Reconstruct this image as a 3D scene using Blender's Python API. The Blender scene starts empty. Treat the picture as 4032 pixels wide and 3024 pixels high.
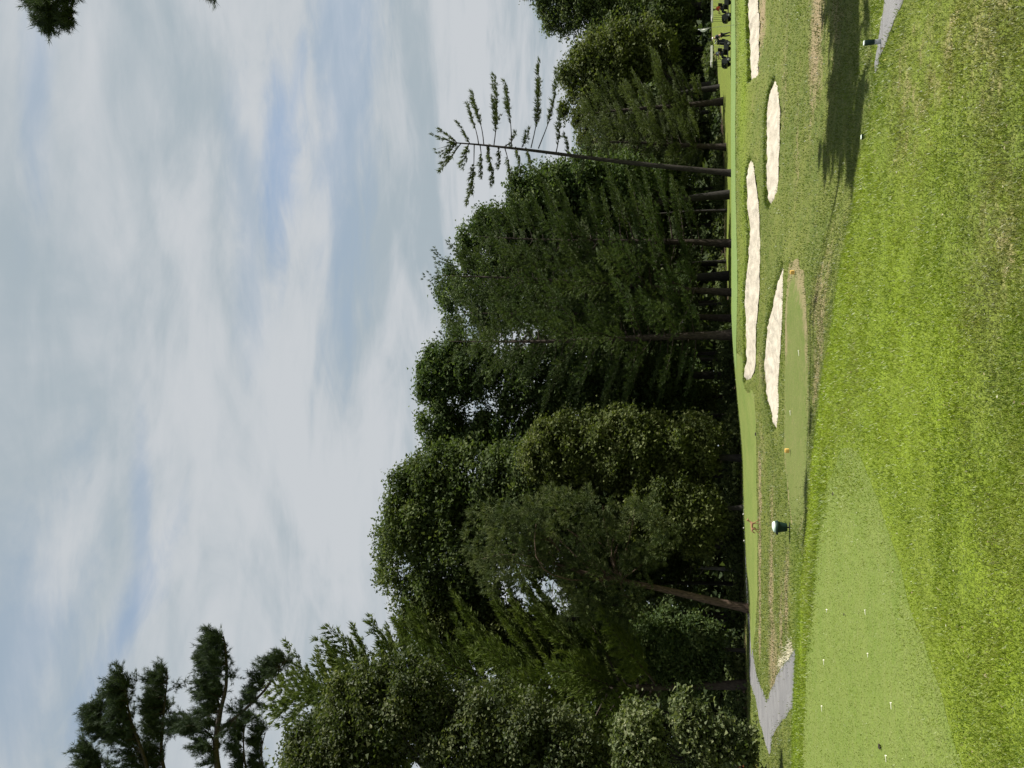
import bpy, bmesh, math, random
import numpy as np
from mathutils import Vector, Matrix
from mathutils.geometry import delaunay_2d_cdt

random.seed(7)
rng = np.random.default_rng(11)
scene = bpy.context.scene
COL = scene.collection
PI = math.pi

# ------------------------------------------------------------------ camera
FPX = 3028.0                       # focal length in photo pixels (4032 x 3024, phone held upright, picture stored sideways)
PITCH = math.radians(15.05)
EYE = 1.65
SP, CP = math.sin(PITCH), math.cos(PITCH)
cam_d = bpy.data.cameras.new('camera')
cam_d.sensor_fit = 'HORIZONTAL'
cam_d.sensor_width = 36.0
cam_d.lens = FPX / 4032.0 * 36.0
cam_d.clip_start = 0.05
cam_d.clip_end = 3000.0
cam = bpy.data.objects.new('camera', cam_d)
COL.objects.link(cam)
fwd = Vector((0, CP, SP)); upv = Vector((0, -SP, CP)); rgt = Vector((1, 0, 0))
cx, cy, cz = -upv, rgt, -fwd       # the phone is turned: the picture's left is the world's up
M = Matrix(((cx.x, cy.x, cz.x, 0), (cx.y, cy.y, cz.y, 0), (cx.z, cy.z, cz.z, EYE), (0, 0, 0, 1)))
cam.matrix_world = M
scene.camera = cam

# ------------------------------------------------------------------ sun, sky, exposure
SUN_AZ, SUN_EL = math.radians(95), math.radians(53)
to_sun = Vector((math.sin(SUN_AZ) * math.cos(SUN_EL), math.cos(SUN_AZ) * math.cos(SUN_EL), math.sin(SUN_EL)))
sd = bpy.data.lights.new('sun', 'SUN')
sd.energy = 4.9
sd.angle = math.radians(0.6)
sd.color = (1.0, 0.95, 0.86)
so = bpy.data.objects.new('sun', sd)
so.rotation_euler = (-to_sun).to_track_quat('-Z', 'Y').to_euler()
COL.objects.link(so)

scene.view_settings.view_transform = 'Standard'
scene.view_settings.look = 'None'
scene.view_settings.gamma = 1.0
scene.view_settings.use_curve_mapping = False
scene.view_settings.exposure = 1.0
scene.cycles.max_bounces = 6
scene.cycles.diffuse_bounces = 3
scene.cycles.transparent_max_bounces = 4


def px_dir(X, Y):
    r = (1512.0 - Y) / FPX
    d = (X - 2016.0) / FPX
    return r, CP + d * SP, SP - d * CP


world = bpy.data.worlds.new('World')
scene.world = world
world.use_nodes = True
wn = world.node_tree.nodes; wl = world.node_tree.links
wn.clear()


def N(tree, kind, **kw):
    n = tree.nodes.new(kind)
    for k, v in kw.items():
        if k.startswith('i_'):
            n.inputs[k[2:]].default_value = v
        else:
            setattr(n, k, v)
    return n


def math_n(t, op, a, b=None, c=None):
    n = t.nodes.new('ShaderNodeMath'); n.operation = op
    for i, v in enumerate((a, b, c)):
        if v is None: continue
        if isinstance(v, (int, float)): n.inputs[i].default_value = v
        else: t.links.new(v, n.inputs[i])
    return n.outputs[0]


def mixc(t, fac, a, b, blend='MIX'):
    n = t.nodes.new('ShaderNodeMix'); n.data_type = 'RGBA'; n.blend_type = blend
    for sock, v in ((0, fac), (6, a), (7, b)):
        if isinstance(v, (int, float)): n.inputs[sock].default_value = v
        elif isinstance(v, (tuple, list)): n.inputs[sock].default_value = (*v[:3], 1)
        else: t.links.new(v, n.inputs[sock])
    return n.outputs[2]


def smooth_n(t, v, a, b, lo=0.0, hi=1.0):
    n = t.nodes.new('ShaderNodeMapRange'); n.interpolation_type = 'SMOOTHSTEP'
    t.links.new(v, n.inputs[0])
    n.inputs[1].default_value = a; n.inputs[2].default_value = b
    n.inputs[3].default_value = lo; n.inputs[4].default_value = hi
    return n.outputs[0]


def build_sky():
    t = world.node_tree
    out = N(t, 'ShaderNodeOutputWorld'); bg = N(t, 'ShaderNodeBackground')
    t.links.new(bg.outputs[0], out.inputs[0])
    bg.inputs[1].default_value = 0.1
    sky = N(t, 'ShaderNodeTexSky')
    sky.sky_type = 'NISHITA'; sky.sun_disc = False
    sky.sun_elevation = SUN_EL; sky.sun_rotation = SUN_AZ
    tc = N(t, 'ShaderNodeTexCoord'); sep = N(t, 'ShaderNodeSeparateXYZ')
    t.links.new(tc.outputs['Generated'], sep.inputs[0])
    z = math_n(t, 'ADD', math_n(t, 'MAXIMUM', sep.outputs[2], 0.0), 0.10)
    px_ = math_n(t, 'DIVIDE', sep.outputs[0], z); py_ = math_n(t, 'DIVIDE', sep.outputs[1], z)
    comb = N(t, 'ShaderNodeCombineXYZ'); t.links.new(px_, comb.inputs[0]); t.links.new(py_, comb.inputs[1])
    # thin layered cloud: long rolls of cloud with softer structure on top
    mp = N(t, 'ShaderNodeMapping'); mp.inputs['Rotation'].default_value = (0, 0, math.radians(-14)); mp.inputs['Scale'].default_value = (0.60, 1.0, 1); mp.inputs['Location'].default_value = (3.1, 1.7, 0)
    t.links.new(comb.outputs[0], mp.inputs[0])
    n1 = N(t, 'ShaderNodeTexNoise', i_Scale=1.7, i_Detail=6.0, i_Roughness=0.52, i_Distortion=0.5); t.links.new(mp.outputs[0], n1.inputs['Vector'])
    mp2 = N(t, 'ShaderNodeMapping'); mp2.inputs['Rotation'].default_value = (0, 0, math.radians(8)); mp2.inputs['Scale'].default_value = (0.55, 1.0, 1); mp2.inputs['Location'].default_value = (0.4, 5.2, 0)
    t.links.new(comb.outputs[0], mp2.inputs[0])
    n2 = N(t, 'ShaderNodeTexNoise', i_Scale=3.6, i_Detail=6.0, i_Roughness=0.55, i_Distortion=0.7); t.links.new(mp2.outputs[0], n2.inputs['Vector'])
    n3 = N(t, 'ShaderNodeTexNoise', i_Scale=0.55, i_Detail=3.0, i_Roughness=0.5, i_Distortion=0.2); t.links.new(comb.outputs[0], n3.inputs['Vector'])
    mp4 = N(t, 'ShaderNodeMapping'); mp4.inputs['Rotation'].default_value = (0, 0, math.radians(20)); mp4.inputs['Scale'].default_value = (.45, 1.0, 1); t.links.new(comb.outputs[0], mp4.inputs[0])
    n4 = N(t, 'ShaderNodeTexNoise', i_Scale=11.0, i_Detail=6.0, i_Roughness=0.6, i_Distortion=0.6); t.links.new(mp4.outputs[0], n4.inputs['Vector'])
    dens = math_n(t, 'ADD', math_n(t, 'MULTIPLY', n1.outputs[0], 0.42), math_n(t, 'ADD', math_n(t, 'MULTIPLY', n2.outputs[0], 0.36), math_n(t, 'ADD', math_n(t, 'MULTIPLY', n3.outputs[0], 0.20), math_n(t, 'MULTIPLY', n4.outputs[0], 0.15))))
    lit = smooth_n(t, dens, 0.47, 0.64)
    cloud = mixc(t, lit, (1.98, 2.32, 2.56), (2.92, 3.07, 3.22))
    # rents in the cloud layer where bluer sky comes through
    rents = None
    for (X, Y, rx, ry, amt, rot) in ((1110, 640, 0.17, 0.060, 0.85, 0.10), (1150, 430, 0.14, 0.030, .6, 0.2), (1360, 170, 0.45, 0.10, .42, 0.05), (985, 900, 0.18, 0.04, .30, -0.1),
                                     (530, 2400, 0.12, 0.030, .75, 0.65), (560, 2030, 0.12, 0.016, .45, 0.0), (130, 2500, 0.13, 0.06, .40, 0.3), (150, 260, .12, .02, .4, 0.0)):
        a, b, c = px_dir(X, Y); l = math.sqrt(a * a + b * b + c * c); zz = c / l + 0.10
        x0, y0 = a / l / zz, b / l / zz
        mpb = N(t, 'ShaderNodeMapping', vector_type='TEXTURE')
        mpb.inputs['Location'].default_value = (x0, y0, 0); mpb.inputs['Rotation'].default_value = (0, 0, rot); mpb.inputs['Scale'].default_value = (rx * 1.6, ry * 1.6, 1)
        t.links.new(comb.outputs[0], mpb.inputs[0])
        ln = N(t, 'ShaderNodeVectorMath', operation='LENGTH'); t.links.new(mpb.outputs[0], ln.inputs[0])
        dd = math_n(t, 'ADD', ln.outputs['Value'], math_n(t, 'MULTIPLY', math_n(t, 'SUBTRACT', n2.outputs[0], 0.5), 2.2))
        dd = math_n(t, 'ADD', dd, math_n(t, 'MULTIPLY', math_n(t, 'SUBTRACT', n1.outputs[0], 0.5), 1.2))
        dd = math_n(t, 'ADD', dd, math_n(t, 'MULTIPLY', math_n(t, 'SUBTRACT', n4.outputs[0], 0.5), 2.0))
        m_ = math_n(t, 'MULTIPLY', smooth_n(t, dd, 0.05, 1.25, 1, 0), amt * .78)
        rents = m_ if rents is None else math_n(t, 'MAXIMUM', rents, m_)
    blue = mixc(t, 0.80, sky.outputs[0], (1.32, 1.92, 2.80))
    col = mixc(t, rents, cloud, blue)
    t.links.new(col, bg.inputs[0])


build_sky()

# ------------------------------------------------------------------ numpy helpers


def vnoise(x, y, seed=0):
    x = np.asarray(x, float); y = np.asarray(y, float)
    xi = np.floor(x).astype(np.int64); yi = np.floor(y).astype(np.int64)
    fx = x - xi; fy = y - yi
    fx = fx * fx * (3 - 2 * fx); fy = fy * fy * (3 - 2 * fy)

    def hsh(a, b):
        n = (a * 374761393 + b * 668265263 + seed * 1442695041) & 0xffffffff
        n = ((n ^ (n >> 13)) * 1274126177) & 0xffffffff
        n = n ^ (n >> 16)
        return (n & 0xffff) / 65535.0
    v = (hsh(xi, yi) * (1 - fx) + hsh(xi + 1, yi) * fx) * (1 - fy) + (hsh(xi, yi + 1) * (1 - fx) + hsh(xi + 1, yi + 1) * fx) * fy
    return v


def fbm(x, y, seed=0, octs=4):
    s = 0; a = 0.5; tot = 0
    for o in range(octs):
        s = s + a * vnoise(x * 2 ** o, y * 2 ** o, seed + o * 17); tot += a; a *= 0.5
    return s / tot


def sstep(v, a, b):
    u = np.clip((v - a) / (b - a), 0, 1)
    return u * u * (3 - 2 * u)


def unit(v):
    return v / np.maximum(np.linalg.norm(v, axis=-1, keepdims=True), 1e-9)


def pchip(xk, yk):
    xk = np.array(xk, float); yk = np.array(yk, float)
    h = np.diff(xk); d = np.diff(yk) / h
    m = np.zeros_like(xk)
    for i in range(1, len(xk) - 1):
        if d[i - 1] * d[i] > 0:
            w1 = 2 * h[i] + h[i - 1]; w2 = h[i] + 2 * h[i - 1]
            m[i] = (w1 + w2) / (w1 / d[i - 1] + w2 / d[i])
    m[0] = d[0]; m[-1] = 0

    def f(x):
        x = np.clip(x, xk[0], xk[-1])
        i = np.clip(np.searchsorted(xk, x) - 1, 0, len(h) - 1)
        t = (x - xk[i]) / h[i]
        t2 = t * t; t3 = t2 * t
        return (2 * t3 - 3 * t2 + 1) * yk[i] + (t3 - 2 * t2 + t) * h[i] * m[i] + (-2 * t3 + 3 * t2) * yk[i + 1] + (t3 - t2) * h[i] * m[i + 1]
    return f


# ------------------------------------------------------------------ the lie of the land
def slope(X):
    _, b, c = px_dir(X, 0); return c / b


def sx(X, Y):
    a, b, _ = px_dir(X, Y); return a / b


def at(X, Y, D):
    a, b, c = px_dir(X, Y)
    return np.array((a / b * D, D, EYE + c / b * D))


def scale_at(D, z=0.0):
    return (D * CP + (z - EYE) * SP) / FPX      # metres per photo pixel


COLS = [  # photo column Y, crest distance of the teeing ground, (distance, height) knots
    (-300, 9.6, [(0, 0), (8.6, 0.0), (9.6, -.04), (10.5, -.42), (13, -1.25), (17, -1.5), (22, -1.3), (27, -1.1), (33, -.85), (37, -.45), (39.5, .1), (42, .6), (44, .8), (50, .86), (56, .8), (62, .5), (78, .5), (100, 1.8), (122, 3.0), (140, 3.4), (220, 5)]),
    (100, 9.3, [(0, 0), (8.3, 0.0), (9.3, -.03), (10.2, -.40), (12.6, -1.2), (16, -1.5), (19, -1.45), (22, -1.3), (27, -1.1), (33, -.85), (37, -.45), (39.5, .1), (42, .6), (44, .78), (50, .85), (56, .8), (62, .45), (78, .5), (100, 1.75), (122, 2.85), (140, 3.3), (220, 5)]),
    (700, 10.3, [(0, 0), (9.3, 0.0), (10.3, -.02), (11.2, -.38), (13.4, -1.0), (17, -1.32), (20, -1.3), (24, -1.15), (28, -.95), (32, -.7), (35.5, -.15), (38, .2), (41, .65), (43, .8), (48, .86), (55, .83), (62, .52), (70, .50), (90, 1.0), (110, 1.5), (130, 1.9), (220, 3)]),
    (1250, 12.4, [(0, 0), (11.4, 0), (12.4, -.02), (13.4, -.34), (15.4, -.66), (18, -.73), (20, -.66), (21.5, -.6), (25, -.55), (27, -.5), (30, -.5), (34, -.36), (37, -.1), (40, .25), (42.5, .65), (44, .8), (48, .86), (52, .83), (60, .6), (75, .55), (88, .92), (110, 1.25), (220, 2)]),
    (1850, 15.4, [(0, 0), (14.4, 0), (15.4, -.02), (16.4, -.28), (18.4, -.5), (22, -.5), (26, -.48), (33, -.4), (40, -.1), (48, .15), (55, .1), (62, 0), (80, -.1), (110, 0), (220, 1)]),
    (2500, 18.2, [(0, 0), (17, 0), (18.2, -.02), (20, -.3), (23, -.4), (30, -.35), (40, -.25), (48, -.15), (55, -.05), (65, 0), (110, 0), (220, 1)]),
    (3300, 19.6, [(0, 0), (18.4, 0), (19.6, -.02), (21.4, -.32), (24, -.4), (30, -.35), (40, -.25), (48, -.15), (55, -.05), (65, 0), (110, 0), (220, 1)]),
]
COL_T = np.array([sx(3000, c[0]) for c in COLS])[::-1]
COL_C = np.array([c[1] for c in COLS])[::-1]
COL_F = [pchip(*zip(*c[2])) for c in COLS][::-1]
CREST_Y = [-300, 0, 390, 515, 635, 732, 868, 1052, 1233, 1350, 1526, 1707, 1842, 2050, 2352, 2578, 2800, 3300]
CREST_D = [9.6, 9.5, 9.2, 9.6, 10.1, 10.4, 10.7, 11.7, 12.4, 12.9, 13.9, 14.6, 15.3, 15.9, 17.5, 18.3, 18.9, 19.6]
CREST_T = np.array([sx(3200, y) for y in CREST_Y])[::-1]
CREST_D = np.array(CREST_D)[::-1]


def h_base(x, y):
    x = np.asarray(x, float); y = np.asarray(y, float)
    yy = np.maximum(y, 0.5)
    t = np.clip(x / yy, COL_T[0], COL_T[-1])
    cd = np.interp(t, CREST_T, CREST_D)
    w = 1 - sstep(yy, 20, 33)
    k = np.clip(np.searchsorted(COL_T, t) - 1, 0, len(COL_T) - 2)
    f = (t - COL_T[k]) / (COL_T[k + 1] - COL_T[k])
    f = f * f * (3 - 2 * f) * 0.6 + f * 0.4
    zs = np.stack([COL_F[i](yy + (COL_C[i] - cd) * w) for i in range(len(COL_F))])
    idx = np.arange(t.size)
    zf = zs.reshape(len(COL_F), -1)
    z = zf[k.ravel(), idx] * (1 - f.ravel()) + zf[k.ravel() + 1, idx] * f.ravel()
    z = z.reshape(t.shape)
    far = sstep(yy, 20, 45)
    z = z + (fbm(x * .22, y * .22, 5, 3) - .5) * (.03 + .12 * far * (1 - .8 * sstep(yy, 40, 43) * (1 - sstep(yy, 56, 60))))
    z = z * sstep(y, 0.2, 2.0)
    return z


def ground_hit(X, Y):
    a, b, c = px_dir(X, Y)
    t, s = a / b, c / b
    D = np.concatenate([np.arange(3, 60, .03), np.arange(60, 180, .2)])
    g = EYE + s * D - h_base(t * D, D)
    i = int(np.argmax(g < 0))
    if g[i] >= 0: i = len(D) - 1
    d = D[i]
    return np.array((t * d, d))


def plan(pts):
    return np.array([ground_hit(X, Y) for X, Y in pts])


def spline(P, closed=True, n=8):
    P = np.asarray(P, float); L = len(P); out = []
    rngi = range(L) if closed else range(L - 1)
    for i in rngi:
        if closed:
            p0, p1, p2, p3 = P[(i - 1) % L], P[i], P[(i + 1) % L], P[(i + 2) % L]
        else:
            p0, p1, p2, p3 = P[max(i - 1, 0)], P[i], P[i + 1], P[min(i + 2, L - 1)]
        for k in range(n):
            t = k / n
            out.append(0.5 * ((2 * p1) + (p2 - p0) * t + (2 * p0 - 5 * p1 + 4 * p2 - p3) * t * t + (3 * p1 - p0 - 3 * p2 + p3) * t ** 3))
    if not closed: out.append(P[-1])
    return np.array(out)


def inside(P, x, y):
    x = np.asarray(x); y = np.asarray(y)
    c = np.zeros(x.shape, bool); n = len(P)
    for i in range(n):
        x1, y1 = P[i]; x2, y2 = P[(i + 1) % n]
        if y1 == y2: continue
        cond = ((y1 > y) != (y2 > y)) & (x < (x2 - x1) * (y - y1) / (y2 - y1) + x1)
        c ^= cond
    return c


def dist_poly(P, x, y, closed=True):
    d = np.full(np.shape(x), 1e9); n = len(P)
    for i in range(n if closed else n - 1):
        a = P[i]; b = P[(i + 1) % n]; ab = b - a; l2 = max(ab @ ab, 1e-9)
        u = np.clip(((x - a[0]) * ab[0] + (y - a[1]) * ab[1]) / l2, 0, 1)
        d = np.minimum(d, np.hypot(x - a[0] - u * ab[0], y - a[1] - u * ab[1]))
    return d


# outlines read off the photograph and laid on the land
tip_c = ground_hit(3345, 1790)
near_tee = spline(plan([(3159, 3090), (3166, 2849), (3176, 2578), (3196, 2374), (3210, 2205), (3230, 2035), (3252, 1930), (3292, 1810), (3335, 1765), (3385, 1800), (3467, 1988), (3528, 2171), (3589, 2408), (3657, 2578), (3718, 2781), (3786, 3024), (3830, 3190), (3700, 3330), (3400, 3330), (3200, 3250)]), n=6)
far_tee = spline(plan([(3108, 1035), (3096, 1180), (3092, 1400), (3089, 1650), (3092, 1850), (3108, 1990), (3124, 2085), (3150, 2080), (3176, 2000), (3184, 1850), (3186, 1600), (3182, 1350), (3174, 1180), (3158, 1060), (3130, 1025)]), n=6)
worn = spline(plan([(3100, 1000), (3088, 1180), (3082, 1400), (3079, 1650), (3081, 1850), (3098, 1990), (3118, 2110), (3170, 2110), (3192, 2000), (3205, 1850), (3222, 1600), (3225, 1350), (3205, 1180), (3180, 1030), (3140, 985)]), n=5)
BUNK = []
for far_e, near_e in (
    ([(2962, 316), (2961, 250), (2958, 150), (2955, 90), (2953, 0), (2951, -80), (2955, -200)], [(2975, -240), (2984, -100), (2986, 0), (2990, 90), (2990, 200), (2986, 305)]),
    ([(3062, 303), (3044, 350), (3031, 430), (3026, 550), (3027, 700), (3030, 780), (3041, 809)], [(3057, 775), (3065, 720), (3070, 600), (3072, 450), (3069, 365)]),
    ([(2964, 622), (2950, 690), (2949, 800), (2957, 900), (2955, 1000), (2946, 1100), (2941, 1180), (2942, 1300), (2945, 1400), (2941, 1450), (2942, 1503)], [(2960, 1490), (2975, 1440), (2977, 1320), (2982, 1250), (2991, 1150), (2993, 1050), (2992, 900), (2985, 780), (2972, 670)]),
    ([(3097, 1040), (3076, 1100), (3060, 1170), (3041, 1240), (3030, 1320), (3021, 1450), (3028, 1550), (3036, 1600), (3050, 1650), (3061, 1692)], [(3067, 1688), (3069, 1600), (3066, 1520), (3071, 1420), (3076, 1340), (3081, 1260), (3085, 1180), (3093, 1100)]),
):
    fe = spline(plan(far_e), closed=False, n=6); ne = spline(plan(near_e), closed=False, n=6)
    poly = np.vstack([fe, ne])
    poly[:, 1] += (fbm(poly[:, 0] * 2.2, poly[:, 1] * 2.2, 3) - .5) * .35
    BUNK.append((poly, fe))
path_left = plan([(2947, 2430), (2950, 2520), (2950, 2600), (2952, 2680), (2972, 2740), (2984, 2800), (3000, 2870), (3022, 2955), (3034, 2960), (3040, 2905), (3068, 2855), (3095, 2830), (3118, 2800)])
path_left = np.vstack([path_left, plan([(3123, 2790)]) + np.array((0.3, -1.6)), plan([(3126, 2570)]) + np.array((.5, -1.4)),
                       plan([(3124, 2568), (3085, 2620), (3058, 2662), (3032, 2722), (3024, 2752), (3012, 2742), (2990, 2690), (2971, 2610), (2962, 2540), (2954, 2430)])])
path_left = spline(path_left, n=4)
shade_path = spline(np.array([at(2950, 2440, 48.5)[:2], at(2938, 2150, 51)[:2], at(2931, 1850, 53.5)[:2], at(2925, 1600, 56)[:2], at(2922, 1600, 57.6)[:2], at(2928, 1850, 55.2)[:2], at(2934, 2150, 52.8)[:2], at(2945, 2440, 50.2)[:2]]), n=6)
path_right = spline(np.array([ground_hit(3480, -420), ground_hit(3478, -130), ground_hit(3482, 0), ground_hit(3466, 110), ground_hit(3445, 260), ground_hit(3452, 275), ground_hit(3486, 185), ground_hit(3530, 60), ground_hit(3562, 0), ground_hit(3625, -130), ground_hit(3720, -420)]), n=6)
green = spline(np.array([at(2900, y, d)[:2] for y, d in ((-420, 45.5), (-100, 44.2), (250, 43.4), (600, 42.7), (900, 42.4), (1150, 42.6), (1330, 43.6), (1440, 46), (1450, 50), (1330, 53.5), (1100, 55.5), (700, 56.5), (300, 57), (-100, 57), (-420, 56))]), n=6)
fairway = spline(np.array([*[ground_hit(X, Y) for X, Y in ((2934, 1400), (2936, 1500), (2950, 1535), (2972, 1570), (2978, 1700), (2980, 1900), (2985, 2100), (2984, 2300), (2976, 2480), (2962, 2560))], *[at(2940, y, d)[:2] for y, d in ((2540, 47.2), (2300, 49.0), (2000, 50.5), (1700, 52.0), (1560, 52.5), (1430, 52.0), (1390, 48.5))]]), n=5)
for q_, am_, sc_ in ((near_tee, .12, 1.3), (far_tee, .22, 1.3), (fairway, .3, .9), (path_left, .16, 1.6), (path_right, .10, 2.5)):
    q_[:, 0] += (fbm(q_[:, 0] * sc_, q_[:, 1] * sc_, 71) - .5) * am_ * 2; q_[:, 1] += (fbm(q_[:, 0] * sc_, q_[:, 1] * sc_, 72) - .5) * am_ * 2



def h_ground(x, y):
    z = h_base(x, y)
    x = np.asarray(x, float); y = np.asarray(y, float)
    for poly, fe in BUNK:
        lo = poly.min(0) - 4; hi = poly.max(0) + 4
        m = (x > lo[0]) & (x < hi[0]) & (y > lo[1]) & (y < hi[1])
        if not np.any(m): continue
        xs, ys = x[m], y[m]
        ins = inside(poly, xs, ys)
        d = dist_poly(fe, xs, ys, closed=False)
        lip = .13 * np.exp(-(d / 1.1) ** 2) * (~ins) * sstep(d, 0.0, .10)
        sink = -.06 * ins
        z[m] += lip + sink
    return z


# ------------------------------------------------------------------ mesh and object helpers
def raw_mesh(name, V, F=None, smooth=False, attrs=None, mats=(), mat_idx=None):
    """V (n,3); F list of (m,k) index arrays."""
    me = bpy.data.meshes.new(name)
    V = np.ascontiguousarray(V, np.float32)
    me.vertices.add(len(V)); me.vertices.foreach_set('co', V.ravel())
    F = [np.asarray(f, np.int32) for f in F if len(f)]
    loops = np.concatenate([f.ravel() for f in F])
    sizes = np.concatenate([np.full(len(f), f.shape[1], np.int32) for f in F])
    starts = np.concatenate([[0], np.cumsum(sizes)[:-1]]).astype(np.int32)
    me.loops.add(len(loops)); me.loops.foreach_set('vertex_index', loops)
    me.polygons.add(len(sizes)); me.polygons.foreach_set('loop_start', starts)
    me.polygons.foreach_set('use_smooth', np.full(len(sizes), smooth, bool))
    for m in mats: me.materials.append(m)
    if mat_idx is not None: me.polygons.foreach_set('material_index', np.asarray(mat_idx, np.int32))
    me.update(calc_edges=True)
    for k, v in (attrs or {}).items():
        a = me.attributes.new(k, 'FLOAT', 'POINT'); a.data.foreach_set('value', np.ascontiguousarray(v, np.float32))
    return me


def tag(o, label=None, cat=None, group=None, kind=None):
    if label: o['label'] = label
    if cat: o['category'] = cat
    if group: o['group'] = group
    if kind: o['kind'] = kind
    return o


def empty(name, loc, label, cat, group=None, rz=0.0):
    o = bpy.data.objects.new(name, None); COL.objects.link(o)
    o.empty_display_size = .3
    o.location = Vector(loc); o.rotation_euler = (0, 0, rz)
    return tag(o, label, cat, group)


def link(name, me, parent=None, **kw):
    o = bpy.data.objects.new(name, me); COL.objects.link(o)
    if parent is not None: o.parent = parent
    return tag(o, **kw)


def copy_tree(o, parent=None):
    c = o.copy(); COL.objects.link(c)
    if parent is not None: c.parent = parent
    for ch in list(o.children): copy_tree(ch, c)
    return c


class BM:
    """collects simple shapes into one mesh"""
    def __init__(s): s.b = bmesh.new()

    def box(s, size, loc, rot=None, bev=0.0):
        r = bmesh.ops.create_cube(s.b, size=1.0)
        vs = r['verts']
        mt = Matrix.Translation(Vector(loc)) @ (rot.to_4x4() if rot else Matrix.Identity(4)) @ Matrix.Diagonal((*size, 1))
        bmesh.ops.transform(s.b, matrix=mt, verts=vs)
        if bev:
            es = {e for v in vs for e in v.link_edges}
            bmesh.ops.bevel(s.b, geom=list(es), offset=bev, segments=2, affect='EDGES', profile=.6)
        return s

    def cyl(s, r1, r2, a, b, seg=14, caps=True):
        a = Vector(a); b = Vector(b); d = b - a
        r = bmesh.ops.create_cone(s.b, cap_ends=caps, segments=seg, radius1=r1, radius2=r2, depth=d.length)
        bmesh.ops.transform(s.b, matrix=Matrix.Translation((a + b) / 2) @ d.to_track_quat('Z', 'Y').to_matrix().to_4x4(), verts=r['verts'])
        return s

    def ball(s, r, loc, sc=(1, 1, 1), seg=12):
        q = bmesh.ops.create_uvsphere(s.b, u_segments=seg, v_segments=max(6, seg // 2 + 2), radius=r)
        bmesh.ops.transform(s.b, matrix=Matrix.Translation(Vector(loc)) @ Matrix.Diagonal((*sc, 1)), verts=q['verts'])
        return s

    def lathe(s, prof, seg=24, cen=(0, 0, 0)):
        rings = []
        for r, z in prof:
            rings.append([s.b.verts.new((cen[0] + r * math.cos(2 * PI * i / seg), cen[1] + r * math.sin(2 * PI * i / seg), cen[2] + z)) for i in range(seg)])
        for a, b in zip(rings, rings[1:]):
            for i in range(seg): s.b.faces.new((a[i], a[(i + 1) % seg], b[(i + 1) % seg], b[i]))
        s.b.faces.new(rings[0][::-1]); s.b.faces.new(rings[-1])
        return s

    def prism(s, pts, y0, y1, bev=0.0):
        """outline in x-z extruded along y"""
        a = [s.b.verts.new((p[0], y0, p[1])) for p in pts]; b = [s.b.verts.new((p[0], y1, p[1])) for p in pts]
        n = len(pts)
        s.b.faces.new(a); s.b.faces.new(b[::-1])
        es = []
        for i in range(n):
            s.b.faces.new((a[i], b[i], b[(i + 1) % n], a[(i + 1) % n]))
        bmesh.ops.recalc_face_normals(s.b, faces=s.b.faces)
        if bev:
            es = [e for e in s.b.edges if e.verts[0] in a + b and e.verts[1] in a + b]
            bmesh.ops.bevel(s.b, geom=es, offset=bev, segments=2, affect='EDGES')
        return s

    def done(s, name, mat, parent=None, smooth=True, **kw):
        bmesh.ops.recalc_face_normals(s.b, faces=s.b.faces)
        me = bpy.data.meshes.new(name); s.b.to_mesh(me); s.b.free()
        me.materials.append(mat)
        if smooth:
            me.polygons.foreach_set('use_smooth', np.ones(len(me.polygons), bool))
            try: me.set_sharp_from_angle(angle=math.radians(38))
            except Exception: pass
        return link(name, me, parent, **kw)


# ------------------------------------------------------------------ materials
def new_mat(name):
    m = bpy.data.materials.new(name); m.use_nodes = True
    t = m.node_tree; t.nodes.clear()
    out = N(t, 'ShaderNodeOutputMaterial')
    return m, t, out


def plain(name, col, rough=.6, metal=0.0, var=.12, scale=14.0, spec=.4):
    m, t, out = new_mat(name)
    p = N(t, 'ShaderNodeBsdfPrincipled'); t.links.new(p.outputs[0], out.inputs[0])
    tc = N(t, 'ShaderNodeTexCoord')
    n = N(t, 'ShaderNodeTexNoise', i_Scale=scale, i_Detail=4.0); t.links.new(tc.outputs['Object'], n.inputs['Vector'])
    c = mixc(t, n.outputs[0], tuple(v * (1 - var) for v in col), tuple(min(1, v * (1 + var)) for v in col))
    t.links.new(c, p.inputs['Base Color'])
    p.inputs['Roughness'].default_value = rough; p.inputs['Metallic'].default_value = metal
    p.inputs['Specular IOR Level'].default_value = spec
    return m


def attr(t, name):
    return N(t, 'ShaderNodeAttribute', attribute_name=name).outputs['Fac']


def ramp(t, fac, stops):
    r = N(t, 'ShaderNodeValToRGB')
    e = r.color_ramp.elements
    while len(e) < len(stops): e.new(.5)
    for i, (p_, c_) in enumerate(stops):
        e[i].position = p_; e[i].color = (*c_, 1)
    t.links.new(fac, r.inputs[0])
    return r.outputs[0]


def leaf_mat(name, stops, trans=.34, rough=.72, spec=.14, tmul=(1.15, 1.25, .6)):
    m, t, out = new_mat(name)
    c = ramp(t, attr(t, 'tint'), stops)
    p = N(t, 'ShaderNodeBsdfPrincipled'); t.links.new(c, p.inputs['Base Color'])
    p.inputs['Roughness'].default_value = rough; p.inputs['Specular IOR Level'].default_value = spec
    tr = N(t, 'ShaderNodeBsdfTranslucent'); t.links.new(mixc(t, 1.0, c, tmul, 'MULTIPLY'), tr.inputs[0])
    mx = N(t, 'ShaderNodeMixShader'); mx.inputs[0].default_value = trans
    t.links.new(p.outputs[0], mx.inputs[1]); t.links.new(tr.outputs[0], mx.inputs[2]); t.links.new(mx.outputs[0], out.inputs[0])
    return m


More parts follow.
